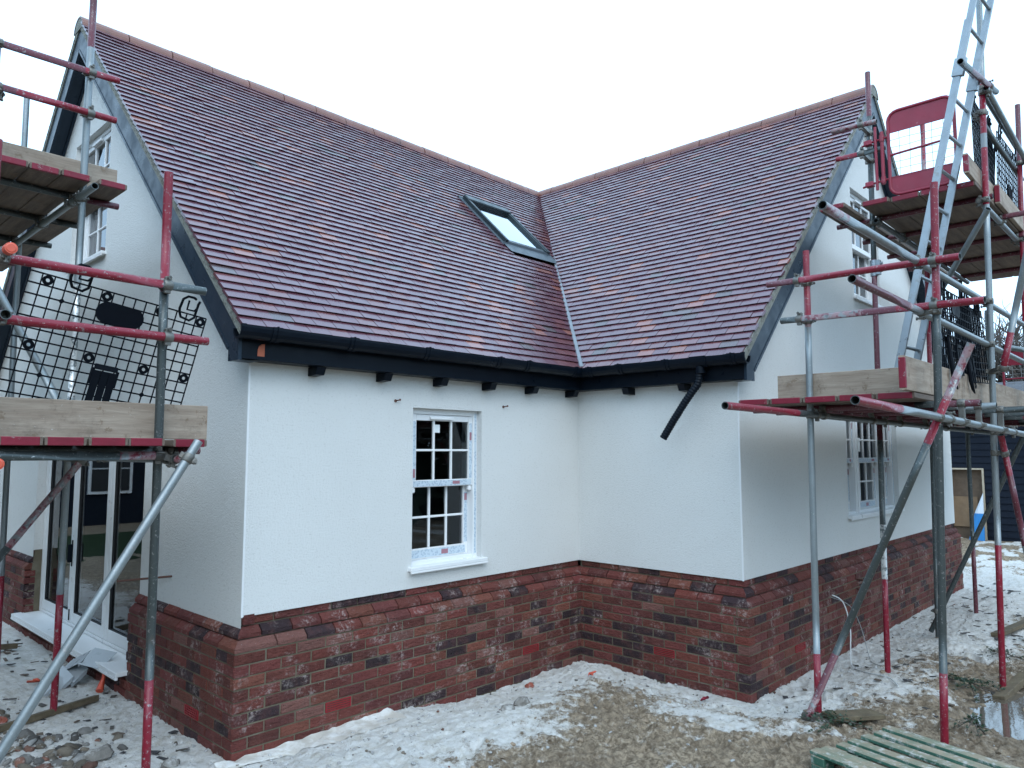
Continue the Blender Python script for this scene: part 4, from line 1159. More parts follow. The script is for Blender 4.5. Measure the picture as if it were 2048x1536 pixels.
stube(GR, 'RL4', (1.34, -3.35, 4.925), (3.40, -3.35, 4.92), 'd', sr)
stube(GR, 'RL5', (1.34, -3.35, 5.25), (3.30, -3.35, 5.21), 'd', sr)
stube('ladder_tube', 'LS', (.45, -3.425, 5.035), (1.50, -3.475, 5.155), [(.25, 'd'), (.8, 'f'), (1, 'd')], sr)
stube(GR, 'UE1', (1.15, -2.20, 5.075), (1.15, -2.60, 5.05), 'm', sr)
stube(GR, 'UE2', (1.15, -2.23, 4.79), (1.15, -2.66, 4.78), [(.45, 'r'), (1, 'd')], sr)
stube(BRC, 'BR', (-.738, -3.63, 2.69), (-.450, -2.422, .12), [(.13, 'm'), (.235, 'r'), (.80, 'd'), (.93, 'f'), (1, 'm')], sr)
stube(BRC, 'BU', (.985, -3.455, 3.99), (1.45, -2.97, 3.45), 'g', sr)
stube(BRC, 'BC', (2.95, -3.60, 2.86), (2.95, -2.37, .14), 'd', sr)
stube(BRC, 'RK', (1.285, -3.397, 2.17), (2.34, -3.49, .10), [(.16, 'r'), (.45, 'f'), (1, 'g')], sr)
stube(BRC, 'RK2', (.45, -3.94, 4.2), (1.005, -3.49, 2.69), [(.82, 'g'), (1, 'r')], sr)
stube(BRC, 'RK3', (3.9, -3.42, 2.3), (3.0, -3.20, .12), [(1, 'f')], sr)
stube(BRC, 'RK4', (4.9, -3.40, 2.3), (3.7, -3.20, .10), [(1, 'g')], sr)
stube(LE, 'XR', (1.55, -3.42, 2.92), (3.1, -3.60, 2.985), [(.4, 'd'), (1, 'f')], sr)
for a, b in (('P1', 'E1'), ('P1', 'E2'), ('P3', 'E1'), ('P3', 'E2'), ('P3', 'RL1'), ('P3', 'RL2'), ('P3', 'OL'), ('OL', 'BR'), ('P1', 'BR'), ('P1', 'IL'), ('P4', 'OL'), ('P4', 'RL1'), ('P4', 'RL2'), ('P2', 'IL2'), ('P4', 'OL2'), ('P4', 'LS'), ('P4', 'RL3'), ('P4', 'RL4'),
             ('P2', 'UE1'), ('P2', 'UE2'), ('P7', 'OL2'), ('P7', 'RL3'), ('P4', 'RK'), ('P2', 'IL'), ('P5', 'BC'), ('OL', 'RT0'), ('OL', 'RT1'), ('OL', 'RT2'), ('IL', 'RT0'), ('IL', 'RT2'), ('IL', 'RT3'), ('IL', 'RT4'), ('IL', 'RT5'), ('OL2', 'VT1'), ('IL2', 'VT1'), ('IL2', 'VT2'), ('OL2', 'VT2'), ('P5', 'IL'), ('P6', 'IL'), ('P4', 'RK2')):
    coupler(a, b, sr)
# joint sleeve on the second inner pole
mb = MB(); t = .62
c = V((1.416, -2.46, 5.673)).lerp(V((1.226, -2.46, .06)), .345); mb.tube([c - Z * .075, c + Z * .075], .033, 14); mb.obox(c + V((-.01, -.04, 0)), X, Y, Z, .022, .02, .07, .004)
for e in (-.035, .035): mb.tube([c + V((-.012, -.058, e)), c + V((-.012, -.078, e))], .014, 10)
mb.build('sleeve_coupler', M['alu'], sr)

# ------------------------------------------------------------------ boards
def board(name, p, q, w, t, mat, label, cat, group=None, up=(0, 0, 1), ends=(True, True), sag=.004):
    """sawn board from p to q with steel end bands as parts"""
    p, q = V(p), V(q); ex = (q - p).normalized(); up = V(up); ey = up.cross(ex).normalized(); ez = ex.cross(ey); Ln = (q - p).length
    e = empty(name, (p + q) / 2 - ez * (t / 2), label, cat, group)
    mb = MB(); n = 10; bow = random.uniform(-sag, sag); tw = random.uniform(-.006, .006)
    rings = []
    pr = [(-1, -1), (1, -1), (1, 1), (-1, 1)]
    c = .004; P8 = [(-w / 2 + c, -t / 2), (w / 2 - c, -t / 2), (w / 2, -t / 2 + c), (w / 2, t / 2 - c), (w / 2 - c, t / 2), (-w / 2 + c, t / 2), (-w / 2, t / 2 - c), (-w / 2, -t / 2 + c)]
    vs = []
    for i in range(n + 1):
        s = i / n; o = bow * 4 * s * (1 - s); a = tw * (s - .5)
        for (y_, z_) in P8: vs.append(p + ex * (Ln * s) + ey * (y_ * math.cos(a)) + ez * (z_ + o + y_ * math.sin(a)))
    F = [(i * 8 + k, i * 8 + (k + 1) % 8, (i + 1) * 8 + (k + 1) % 8, (i + 1) * 8 + k) for i in range(n) for k in range(8)] + [tuple(range(8))[::-1], tuple(range(n * 8, n * 8 + 8))]
    mb.add(vs, F); mb.build('plank', mat, e)
    for k, (pe, d) in enumerate(((p, ex), (q, -ex))):
        if not ends[k]: continue
        m2 = MB(); a = tw * (-.5 if k == 0 else .5); ey2 = (ey * math.cos(a) + ez * math.sin(a)).normalized(); ez2 = ex.cross(ey2).normalized()
        m2.obox(pe + d * .013, ex, ey2, ez2, .0155, w / 2 - .012, t / 2 + .0022, .003)
        m2.obox(pe - d * .0008, ex, ey2, ez2, .0018, w / 2 - .016, t / 2 - .001, .001)
        m2.build('end_band', M['endband'], e)
    return e
XL = (-4.921, -4.716, -4.511, -4.309, -4.122); XL = (-4.937, -4.744, -4.545, -4.353, -4.122)
nm = ('board beside the outer poles', 'second board from the outer side', 'middle board', 'board just outside the inner pole', 'loose board between pole and gable')
for i, x in enumerate(XL):
    y0 = -.50 + random.uniform(-.008, .008)
    board('scaffold_board', (x, y0, 2.083 + (0 if i < 4 else -.004)), (x, y0 + 3.9, 2.083), .186, .038, M['decky'], 'deck ' + nm[i] + ' on the lower left platform', 'scaffold board', 'deck boards of the lower left platform')
XU = (-4.93, -4.73, -4.535, -4.345, -4.105)
nu = ('outermost board', 'board second from the outer edge', 'middle board', 'board just outside the open ledger tube', 'lone board over the window beside the ledger tube')
for i, x in enumerate(XU):
    y0 = 1.02 + random.uniform(-.01, .01)
    board('scaffold_board', (x, y0, 3.963), (x, y0 + 3.6, 3.963), .186, .038, M['decky'], 'deck ' + nu[i] + ' of the upper left platform', 'scaffold board', 'deck boards of the upper left platform')
YR = [-2.115, -2.362, -2.612, -2.862, -3.118]
nr = ('board nearest the right gable', 'second board out from the right gable', 'middle board', 'fourth board out from the right gable', 'outermost board under the long toe board')
for i, y in enumerate(YR):
    x0 = -.50 + random.uniform(-.012, .012)
    board('scaffold_board', (x0, y, 2.409), (x0 + 6.9, y, 2.40), .240, .038, M['deckx'], 'deck ' + nr[i] + ' on the lower right platform', 'scaffold board', 'deck boards of the lower right platform')
YU = [-2.26, -2.595, -2.83, -3.062, -3.265]
nv = ('short chipped board by the gable window', 'board under the red gate hinge', 'middle board under the gate', 'board under the outer half of the gate', 'outermost board beside the toe board')
for i, y in enumerate(YU):
    x0 = (.90, 1.0, 1.05, 1.06, 1.07)[i] + random.uniform(-.01, .01)
    board('scaffold_board', (x0, y, 4.258), (x0 + 4.1, y, 4.258), .228 if i < 4 else .19, .038, M['deckx'], 'deck ' + nv[i] + ' of the upper right platform', 'scaffold board', 'deck boards of the upper right platform')
def toe(p, q, z0, z1, mat, label, ends, up=None, t=.036):
    p, q = V(p), V(q); p.z = q.z = (z0 + z1) / 2
    d = (q - p).normalized(); nrm = d.cross(Z)
    return board('toe_board', p, q, z1 - z0, t, mat, label, 'toe board', up=nrm, ends=ends, sag=.003)
toe((-5.5, -.24, 0), (-3.922, -.24, 0), 2.104, 2.307, M['woodx'], 'muddy pale toe board across the end of the lower left platform', (False, False))
toe((-5.4, 1.33, 0), (-3.99, 1.33, 0), 3.984, 4.182, M['woodx'], 'clean knotty toe board across the end of the upper left platform', (False, False))
toe((-.235, -2.20, 0), (-.235, -3.145, 0), 2.43, 2.625, M['woody'], 'short toe board with a long crack across the lower right platform end', (False, False))
toe((-.70, -3.225, 0), (3.9, -3.25, 0), 2.43, 2.655, M['woodx'], 'long water stained toe board with a red end along the lower right platform', (True, False))
toe((.84, -3.345, 0), (1.95, -3.340, 0), 4.279, 4.44, M['woodx'], 'red ended toe board outside the upper right platform beside the pole', (True, False))
toe((1.80, -3.385, 0), (3.6, -3.38, 0), 4.255, 4.43, M['woodx'], 'pale toe board farther along the upper right platform', (True, False))
toe((6.35, -2.02, 0), (6.35, -3.0, 0), 2.43, 2.60, M['woody'], 'pinkish toe board closing the far end of the lower right platform', (False, False))

# ================================================================== THINGS ON THE SCAFFOLDS
def brick_guard(O, ex, dn, n, label, nc=16, nr=12, step=.0575, strap=True, hooks=(2, 14)):
    """black plastic mesh panel: O top left corner, ex along, dn down, n towards the viewer"""
    O, ex, dn, n = V(O), V(ex).normalized(), V(dn).normalized(), V(n).normalized()
    e = empty('brick_guard', O, label, 'brick guard', 'black mesh guards on the scaffold rails')
    mb = MB(); Wd, H = nc * step, nr * step
    P = lambda a, d, o=0: O + ex * a + dn * d + n * o
    for i in range(nc + 1): mb.bar(P(i * step, 0), P(i * step, H), .0055, .008, n)
    for j in range(nr + 1): mb.bar(P(0, j * step), P(Wd, j * step), .008, .0055, n)
    mb.build('mesh_panel', M['blackrub'], e)
    for (i, j) in ((1, 0), (6, 0), (11, 0), (15, 0), (1, 6), (6, 6), (11, 6), (15, 6), (3, 11), (9, 11)):
        c = P((i + .5) * step, (j + .5) * step)
        m = 12; mb = MB()
        v = []
        for rr, oo in ((.026, .004), (.026, -.004), (.010, -.004), (.010, .004)):
            v += [c + (ex * math.cos(2 * math.pi * k / m) + dn * math.sin(2 * math.pi * k / m)) * rr + n * oo for k in range(m)]
        mb.add(v, [(q * m + k, q * m + (k + 1) % m, ((q + 1) % 4) * m + (k + 1) % m, ((q + 1) % 4) * m + k) for q in range(4) for k in range(m)]); mb.build('rosette', M['blackrub'], e)
    for (i, j) in ((3, 2), (3, 9), (12, 9)):
        c = P(i * step, j * step); mb = MB(); mb.obox(c, (ex + dn).normalized(), (ex - dn).normalized(), n, .011, .011, .005); mb.build('stud', M['blackrub'], e)
    mb = MB(); pts = []
    for k in range(20):
        w = 2 * math.pi * k / 20; a = math.cos(w) * .062 + (.062 if math.cos(w) > 0 else -.062); pts.append(P(8.05 * step + a * 1.0, 1.95 * step + math.sin(w) * .060, -.005))
    mb.prism(pts, n * .011); mb.build('name_plate', M['blackrub'], e)
    if strap:
        mb = MB()
        a0 = 8.2 * step
        mb.bar(P(a0 - .062, 7.3 * step, .006), P(a0 - .062, 8.9 * step, .006), .014, .012, n); mb.bar(P(a0 + .062, 7.3 * step, .006), P(a0 + .062, 8.9 * step, .006), .014, .012, n)
        mb.bar(P(a0 - .06, 7.15 * step, .006), P(a0 + .06, 7.15 * step, .006), .03, .012, n, .004)
        for k in range(3): mb.bar(P(a0 - .04 + k * .04, 7.6 * step, .008 + .004 * k), P(a0 - .045 + k * .042, 11.2 * step, .022), .038, .006, n, .001)
        mb.obox(P(a0, 8.2 * step, .004), ex, dn, n, .056, .04, .006, .003)
        mb.build('strap', M['blackrub'], e)
    for k, i in enumerate(hooks):
        mb = MB(); c = i * step
        mb.tube([P(c - .045, .0, 0), P(c - .05, -.02, .004), P(c - .045, -.075, .006), P(c - .02, -.098, .004), P(c + .015, -.10, 0), P(c + .03, -.095, -.004)], .0075, 8)
        mb.tube([P(c - .045, .0, 0), P(c - .03, .028, 0), P(c + .02, .036, 0), P(c + .045, .012, 0), P(c + .048, -.07, 0), P(c + .05, -.085, .008)], .0075, 8)
        mb.tube([P(c - .012, -.075, .012), P(c - .012, -.02, .014), P(c + .03, -.022, .014), P(c + .044, -.045, .012)], .006, 8)
        mb.build('hook', M['blackrub'], e)
    return e
dn = V((-.146, .235, -.961))
brick_guard((-4.905, -.355, 2.953), (.989, 0, -.146), dn, (0, -1, 0), 'black plastic mesh guard hanging crooked behind the red rails of the left scaffold', hooks=(4, 14))
brick_guard((1.27, -3.325, 5.10), (1, .02, -.02), (.02, 0, -1), (0, -1, 0), 'black mesh guard above the ladder tube, in front of the upper right pole', nr=14)
brick_guard((2.36, -3.32, 5.13), (1, -.03, -.04), (.06, .05, -1), (0, -1, 0), 'sagging black mesh guard with open lattice at the far end of the top rail', nr=14)
brick_guard((1.92, -3.31, 5.06), (1, .10, -.02), (.05, .1, -1), (0, -1, 0), 'dense black mesh guard doubled behind the others on the upper right platform', nr=12)
brick_guard((.26, -3.235, 3.27), (1, -.01, .0), (.01, .0, -1), (0, -1, 0), 'black mesh guard behind the long toe board nearest the ladder foot', nr=12)
brick_guard((.92, -3.215, 3.27), (1, .03, .01), (-.03, .03, -1), (0, -1, 0), 'black mesh guard on the lower right rail ending at the tall grey pole', nr=12)
brick_guard((.60, -3.17, 3.22), (1, -.10, .03), (.09, -.04, -1), (0, -1, 0), 'loose black mesh guard leaning inside the two on the lower right rail', nr=11)
for x, lab in ((.38, 'black rubber strap dangling over the long toe board by the near pole'), (.93, 'black rubber strap dangling over the long toe board by the farther pole')):
    mb = MB(); mb.tube([V((x, -3.25, 2.90)), V((x + .02, -3.265, 2.72)), V((x + .01, -3.275, 2.60)), V((x + .05, -3.28, 2.53)), V((x + .10, -3.28, 2.505))], [.012, .017, .015, .012, .006], 8)
    mb.build('rubber_strap', M['blackrub'], None, label=lab, cat='strap', group='straps hanging from the mesh guards')

# ladder
d = V((.215, -.617, 2.945)) / 2.945
lad = empty('ladder', (.70, -2.82, 2.45), 'aluminium ladder leaning from the lower right platform up past the red gate', 'ladder')
Lb, Rb = V((.514, -2.805, 2.45)), V((.878, -2.830, 2.45))
up = (d).normalized(); rx = (Rb - Lb).normalized(); fr = up.cross(rx).normalized()
for s in (Lb, Rb):
    mb = MB()
    mb.bar(s, s + d * 3.05, .024, .058, fr, .004); mb.bar(s + d * 2.60 - fr * .006 + rx * .004, s + d * 4.6 - fr * .006 + rx * .004, .020, .052, fr, .004)
    mb.obox(s + d * 2.66 - fr * .004, rx, up, fr, .021, .075, .043, .003); mb.obox(s + d * .02, rx, up, fr, .02, .03, .04, .004)
    mb.build('stile', M['alu'], lad)
for k in range(16):
    h = .14 + k * .285
    o = fr * (0 if h < 2.9 else -.008)
    a, b = Lb + d * h + o, Rb + d * h + o
    mb = MB(); mb.tube([a, b], .0145, 10); mb.build('rung', M['alu'], lad)

# red mesh gates
def swing_gate(x, y0, y1, z0, z1, label, hinge):
    e = empty('scaffold_gate', (x, y0, z0), label, 'gate', 'red swing gates on the scaffold')
    # rounded outer frame
    r = .085; pts = []
    for cy, cz, a0 in ((y1 + r, z0 + r, math.pi), (y0 - r, z0 + r, 1.5 * math.pi), (y0 - r, z1 - r, 0), (y1 + r, z1 - r, .5 * math.pi)):
        for k in range(5):
            a = a0 + math.pi / 2 * k / 4; pts.append(V((x, cy + r * math.cos(a), cz + r * math.sin(a))))
    mb = MB(); mb.tube(pts + [pts[0], pts[1]], .0145, 10, cap=False); mb.build('frame', M['redpaint'], e)
    top = [p for p in pts[10:20]]
    for lo, hi, nm in ((z1 - .19, z1 - .012, 'top_plate'), (z0 + .012, z0 + .165, 'kick_plate')):
        mb = MB(); q = []
        if hi == z1 - .012:
            q = [V((x, y1 + .012, lo)), V((x, y0 - .012, lo))] + [V((x, p.y * .98 + (y0 + y1) * .01, min(p.z, hi))) for p in pts[10:20]]
        else:
            q = [V((x, p.y * .98 + (y0 + y1) * .01, max(p.z, lo))) for p in pts[0:10]] + [V((x, y0 - .012, hi)), V((x, y1 + .012, hi))]
        mb.prism([v - X * .0015 for v in q], X * .003)
        for s in ((lo if nm == 'top_plate' else hi),): mb.bar(V((x, y1 + .012, s)), V((x, y0 - .012, s)), .010, .008)
        mb.build(nm, M['redpaint'], e)
    mb = MB()
    n = 5; zz0, zz1 = z0 + .165, z1 - .19
    for i in range(1, n + 1):
        y = y1 + (y0 - y1) * i / (n + 1); j = lambda: random.uniform(-.004, .004)
        mb.tube([V((x + j(), y + j(), zz0)), V((x + j(), y + j(), (zz0 + zz1) / 2)), V((x + j(), y + j(), zz1))], .0022, 6)
    for i in range(1, 6):
        z = zz0 + (zz1 - zz0) * i / 6
        mb.tube([V((x + .003 + random.uniform(-.004, .004), y1 + (y0 - y1) * t, z + random.uniform(-.005, .005))) for t in (0, .25, .5, .75, 1)], .0022, 6)
    mb.build('wire_mesh', M['wire'], e)
    mb = MB(); zm = (zz0 + zz1) / 2 + .01
    mb.tube([V((x, y1, zm + .01)), V((x, y0, zm - .01))], .010, 10)
    mb.tube([V((x, y0, zm - .012)), V((x, y0 - .05, zm - .009))], .012, 8)
    mb.build('mid_bar', M['redpaint'], e)
    if hinge:
        mb = MB(); hy = y0 + .055
        mb.tube([V((x, hy, z0 + .12)), V((x, hy, z1 - .16))], .016, 10); mb.tube([V((x, hy + .055, z0 + .08)), V((x, hy + .055, z1 - .10))], .013, 10)
        for z in (z0 + .16, z1 - .22):
            mb.tube([V((x, y0 - .005, z)), V((x + .01, hy + .11, z - .01)), V((x + .05, hy + .19, z - .012))], .010, 8)
            mb.obox(V((x + .015, hy + .12, z - .01)), X, Y, Z, .03, .035, .022, .004)
            mb.tube([V((x, hy, z + .03)), V((x, hy, z - .03))], .022, 10)
        mb.build('hinge', M['redpaint'], e)
    return e
swing_gate(1.12, -2.70, -3.225, 4.315, 5.085, 'red framed wire mesh swing gate above the end of the upper right platform', True)
swing_gate(5.5, -2.72, -3.3, 2.62, 3.34, 'red swing gate farther back at the far end of the lower right platform', False)

# ================================================================== GROUND LITTER, single things
def pallet():
    e = empty('pallet', (-.6, -3.35, .1), 'green painted timber pallet with worn slats lying in the mud', 'pallet')
    O = V((-1.275, -2.80, .235)); ex = V((-.25, -.968, 0)).normalized(); en = V((.961, -.276, 0)).normalized(); Ln = 1.1
    mats = M['palletgreen']
    for i, t in enumerate((.0, .085, .215, .335, .462, .592, .722)):
        a = O + en * t + Z * random.uniform(-.003, .003); j = random.uniform(-.02, .02)
        mb = MB(); mb.bar(a + ex * j, a + ex * (Ln + j), .078, .021, (random.uniform(-.03, .03), 0, 1), .003); mb.build('slat', mats, e)
    for k in (.05, .54, 1.03):
        mb = MB(); mb.bar(O + ex * k - en * .045 - Z * .035, O + ex * k + en * .765 - Z * .035, .09, .048, (0, 0, 1), .003)
        for q in (0, .36, .72): mb.bar(O + ex * k + en * (q - .045) - Z * .10, O + ex * k + en * (q + .055) - Z * .10, .085, .080, (0, 0, 1), .003)
        mb.bar(O + ex * k - en * .045 - Z * .150, O + ex * k + en * .765 - Z * .150, .09, .018, (0, 0, 1), .002)
        mb.build('bearer', mats, e)
    return e
mp, nt, b = newmat('worn_green_pallet_wood')
w1 = noise(nt, 10, 6, .6, sc3=(.5, .5, 1)); gr = ramp(nt, noise(nt, 6, 6, .7), [(.46, 0.0), (.58, 1.0)])
gn_ = nt.nodes.new('ShaderNodeNewGeometry'); sx = nt.nodes.new('ShaderNodeSeparateXYZ'); L(nt, gn_.outputs['True Normal'], sx.inputs[0])
side = ramp(nt, sx.outputs[2], [(.5, 1.0), (.8, 0.0)])          # paint survives on the edges, worn off the treads
wood = mix(nt, w1, (.15, .125, .085), (.34, .285, .20))
gk = math_(nt, 'MAXIMUM', math_(nt, 'MULTIPLY', gr, .35), math_(nt, 'MULTIPLY', side, .9))
c = mix(nt, gk, wood, mix(nt, w1, (.012, .075, .050), (.03, .17, .12)))
wh = ramp(nt, noise(nt, 18, 6, .75), [(.52, 0.0), (.64, 1.0)]); c = mix(nt, math_(nt, 'MULTIPLY', wh, .7), c, (.50, .49, .46))
L(nt, c, b.inputs['Base Color']); b.inputs['Roughness'].default_value = .7; bump(nt, b, w1, .004, .8)
M['palletgreen'] = mp
pallet()
def lump(name, x, y, r, mat, label, cat, flat=.6, group=None, n=1, seed=0):
    mb = MB()
    for i in range(n):
        v = IV2 * (1 + .22 * (rng.random((len(IV2), 1)) * 2 - 1)) * np.array([1, .8, flat]) * r * (1 if i == 0 else random.uniform(.5, .9))
        ox, oy = (0, 0) if i == 0 else (random.uniform(-r, r) * 1.3, random.uniform(-r, r) * 1.0)
        z = gz(x + ox, y + oy) + r * flat * .35
        mb.add([(x + ox + p[0], y + oy + p[1], z + p[2]) for p in v], IF2)
    return mb.build(name, mat, None, label=label, cat=cat, group=group)
M['rock'] = simple('broken_block', (.19, .175, .155), .9, .4, 18, .3, .012, 40, grime=(.42, .41, .39), gs=14, gt=(.5, .65))
M['redbrick'] = simple('broken_brick', (.26, .075, .05), .9, .35, 18, .3, .008, 40, grime=(.45, .43, .41), gs=16, gt=(.52, .66))
lump('stone', -1.83, -.78, .060, M['rock'], 'grey broken lump lying half sunk before the inner corner, nearest the camera', 'stone')
lump('stone', -1.60, -.70, .072, M['rock'], 'brownish broken lump behind the grey one before the inner corner', 'stone')
lump('brick_fragment', -1.02, -.25, .045, M['redbrick'], 'red brick fragment on the white heap near the inner corner', 'brick')
lump('stone', -3.90, .12, .055, M['rock'], 'rounded brown cobble beside the foot of the near left pole', 'stone')
lump('stone', -4.18, .52, .085, M['rock'], 'large grey blue cobble in the stony patch on the left', 'stone')
lump('brick_fragment', -4.50, 1.55, .06, M['redbrick'], 'broken red brick among the stones at the left edge', 'brick')
def plank(name, p, q, w, t, mat, label, cat='plank', lift=.02):
    p, q = V((p[0], p[1], gz(*p) + lift)), V((q[0], q[1], gz(*q) + lift))
    mb = MB(); k = 6
    for i in range(1):
        mb.bar(p, q, w, t, (0, .15, 1), .003)
    return mb.build(name, mat, None, label=label, cat=cat)
M['wetwood'] = mk_wood('wet_timber', (.5, .5, 1), (.17, .135, .085), (.09, .07, .045), .5)
plank('timber_batten', (-4.62, 1.35), (-3.80, 1.78), .05, .045, M['wetwood'], 'wet timber batten lying below the patio door by the stones', lift=.03)
plank('timber_board', (-.40, -2.55), (-.12, -2.80), .20, .030, M['wetwood'], 'short lime caked board offcut by the brace foot', lift=.035)
plank('timber_batten', (1.15, -3.30), (2.1, -3.40), .09, .05, M['wetwood'], 'timber batten lying behind the puddle by the right pole', lift=.03)
plank('timber_offcut', (-4.32, 3.9), (-3.85, 3.95), .12, .05, M['wetwood'], 'dark timber offcut lying left of the door sill', lift=.05)
plank('timber_batten', (3.0, -2.95), (5.2, -3.2), .10, .04, M['wetwood'], 'long dark plank lying on the ground behind the right poles', lift=.03)
# folded window film strip by the sill
mb = MB(); pth = [V((-3.66, 2.62, .30)), V((-3.78, 2.85, .33)), V((-3.72, 3.02, .16)), V((-3.86, 2.72, .22)), V((-3.82, 2.5, .10)), V((-3.98, 2.62, .20)), V((-3.93, 2.38, .10)), V((-4.02, 2.20, .11))]
pth = [V((-3.62, 2.10, .305)), V((-3.72, 2.32, .325)), V((-3.80, 2.58, .20)), V((-3.76, 2.34, .16)), V((-3.92, 2.55, .20)), V((-3.88, 2.30, .10)), V((-4.0, 2.42, .17)), V((-4.06, 2.16, .11))]
for i in range(len(pth) - 1):
    a, b_ = pth[i], pth[i + 1]; w = V((.05, .045, .03)) if i % 2 else V((.07, .02, .05))
    a.z = max(a.z, gz(a.x, a.y) + .02); b_.z = max(b_.z, gz(b_.x, b_.y) + .02)
    mb.add([a - w, a + w, b_ + w, b_ - w], [(0, 1, 2, 3)])
    mb.add([b_ - w, b_ + w, b_ + w * .8 - Z * .035, b_ - w * .9 - Z * .03], [(0, 1, 2, 3)])
o = mb.build('plastic_strip', M['strip'], None, label='crumpled grey plastic strip dangling off the patio door sill', cat='plastic strip')
md = o.modifiers.new('Solidify', 'SOLIDIFY'); md.thickness = .003
mb = MB(); z = gz(-3.68, 2.05)
mb.tube([V((-3.67, 2.02, z + .20)), V((-3.675, 2.03, z + .10)), V((-3.69, 2.03, z + .045)), V((-3.71, 2.0, z + .01))], [.011, .014, .024, .030], 8)
mb.build('tape_remnant', M['orange'], None, label='orange scrap of tape standing against the wall below the sill', cat='tape')
# polythene edge below the left wall
mb = MB(); n = 40; rows = []
for i in range(n + 1):
    x = -3.72 + 1.35 * i / n; q = []
    for j, (yy, hh) in enumerate(((-.078, .020), (-.090, .010), (-.13, .007), (-.17, .002))):
        yy2 = yy - (.035 * (j + 1) * vnoise(x * 6, j) if j else 0); z = gz(x, max(-1, yy2)) + hh + .014 * (float(vnoise(x * 17, j * 3.1)) - .35) * (1 if j < 3 else .3)
        q.append(V((x, yy2, z)))
    rows.append(q)
vs = [p for r in rows for p in r]
mb.add(vs, [(i * 4 + j, (i + 1) * 4 + j, (i + 1) * 4 + j + 1, i * 4 + j + 1) for i in range(n) for j in range(3)], True)
mb.build('polythene_sheet', M['membrane'], None, label='sandy strip of polythene sheet crumpled along the foot of the near brick wall', cat='plastic sheet')
# red scraps
for i, (x, y, lab) in enumerate(((-.62, -.62, 'pinkish scrap on the white heap by the inner corner'), (-.35, -1.55, 'dark red rag against the brick foot left of the right corner'), (-4.05, 2.5, 'torn orange scrap on the ground left of the near pole foot'))):
    mb = MB(); z = gz(x, y) + .018
    pts = [V((x + random.uniform(-.05, .05), y + random.uniform(-.02, .03), z + random.uniform(0, .02))) for k in range(7)]
    mb.tube(pts, [.006, .012, .01, .012, .008, .01, .004], 6)
    mb.build('plastic_scrap', M['redpaint'] if i == 1 else M['orange'], None, label=lab, cat='scrap')
# leafy cuttings
def leaves(x, y, r, n, label, h=.05):
    e = empty('leafy_cutting', (x, y, gz(x, y)), label, 'foliage', 'green cuttings dropped in the mud')
    mb, ms = MB(), MB()
    for k in range(7):
        a = random.uniform(0, 6.28); p = [V((x + math.cos(a) * r * t * 1.2, y + math.sin(a) * r * t, gz(x + math.cos(a) * r * t, y + math.sin(a) * r * t) + .015 + h * (1 - t) * .8)) for t in (0, .35, .7, 1)]
        ms.tube(p, [.004, .0035, .003, .002], 5)
        for i in range(n // 7):
            t = random.random(); q = p[0].lerp(p[3], t) + V((random.gauss(0, .02), random.gauss(0, .02), random.uniform(0, .03)))
            d1 = V((random.gauss(0, 1), random.gauss(0, 1), random.gauss(0, .4))).normalized(); d2 = d1.cross(V((random.gauss(0, .5), random.gauss(0, .5), 1))).normalized()
            l = random.uniform(.012, .028); w = l * .42
            mb.add([q, q + d1 * l * .5 + d2 * w, q + d1 * l, q + d1 * l * .5 - d2 * w], [(0, 1, 2, 3)])
    mb.build('leaves', M['leaf'], e); ms.build('stems', M['bark'], e)
leaves(-.46, -2.62, .24, 420, 'dark green leafy cutting flattened at the foot of the brace and pole')
leaves(1.20, -3.10, .22, 420, 'dark green leafy cutting lying behind the puddle')
leaves(.05, -3.36, .11, 150, 'small upright green sprig beside the red foot of the near outer pole', .10)
leaves(2.3, -3.15, .16, 200, 'green cutting at the right edge by the farther outer pole')
# cable from the wall
def curve_cable(name, pts, r, mat, label):
    out = []
    P_ = [V(p) for p in pts]
    for i in range(len(P_) - 1):
        p0, p1, p2, p3 = P_[max(i - 1, 0)], P_[i], P_[i + 1], P_[min(i + 2, len(P_) - 1)]
        for k in range(6):
            t = k / 6; out.append(.5 * (2 * p1 + (p2 - p0) * t + (2 * p0 - 5 * p1 + 4 * p2 - p3) * t * t + (3 * p1 - p0 - 3 * p2 + p3) * t ** 3))
    out.append(P_[-1]); mb = MB(); mb.tube(out, r, 7)
    return mb.build(name, mat, None, label=label, cat='cable')
G = lambda x, y, h=.012: (x, y, gz(x, y) + h)
curve_cable('cable', [(1.72, -1.80, .62), (1.78, -1.90, .55), (1.72, -1.98, .34), (1.60, -2.02, .16), G(1.45, -2.08), G(1.15, -2.30), G(.95, -2.55), G(.70, -2.70)], .006, M['cable'], 'thick white cable coming out of the brick wall and trailing over the ground')
curve_cable('cable', [(1.70, -1.80, .60), (1.90, -1.92, .50), (1.98, -1.99, .30), G(1.92, -2.08), G(1.62, -2.22), G(1.42, -2.42)], .0035, M['wire'], 'thin grey wire hanging beside the thick white cable at the brick wall')

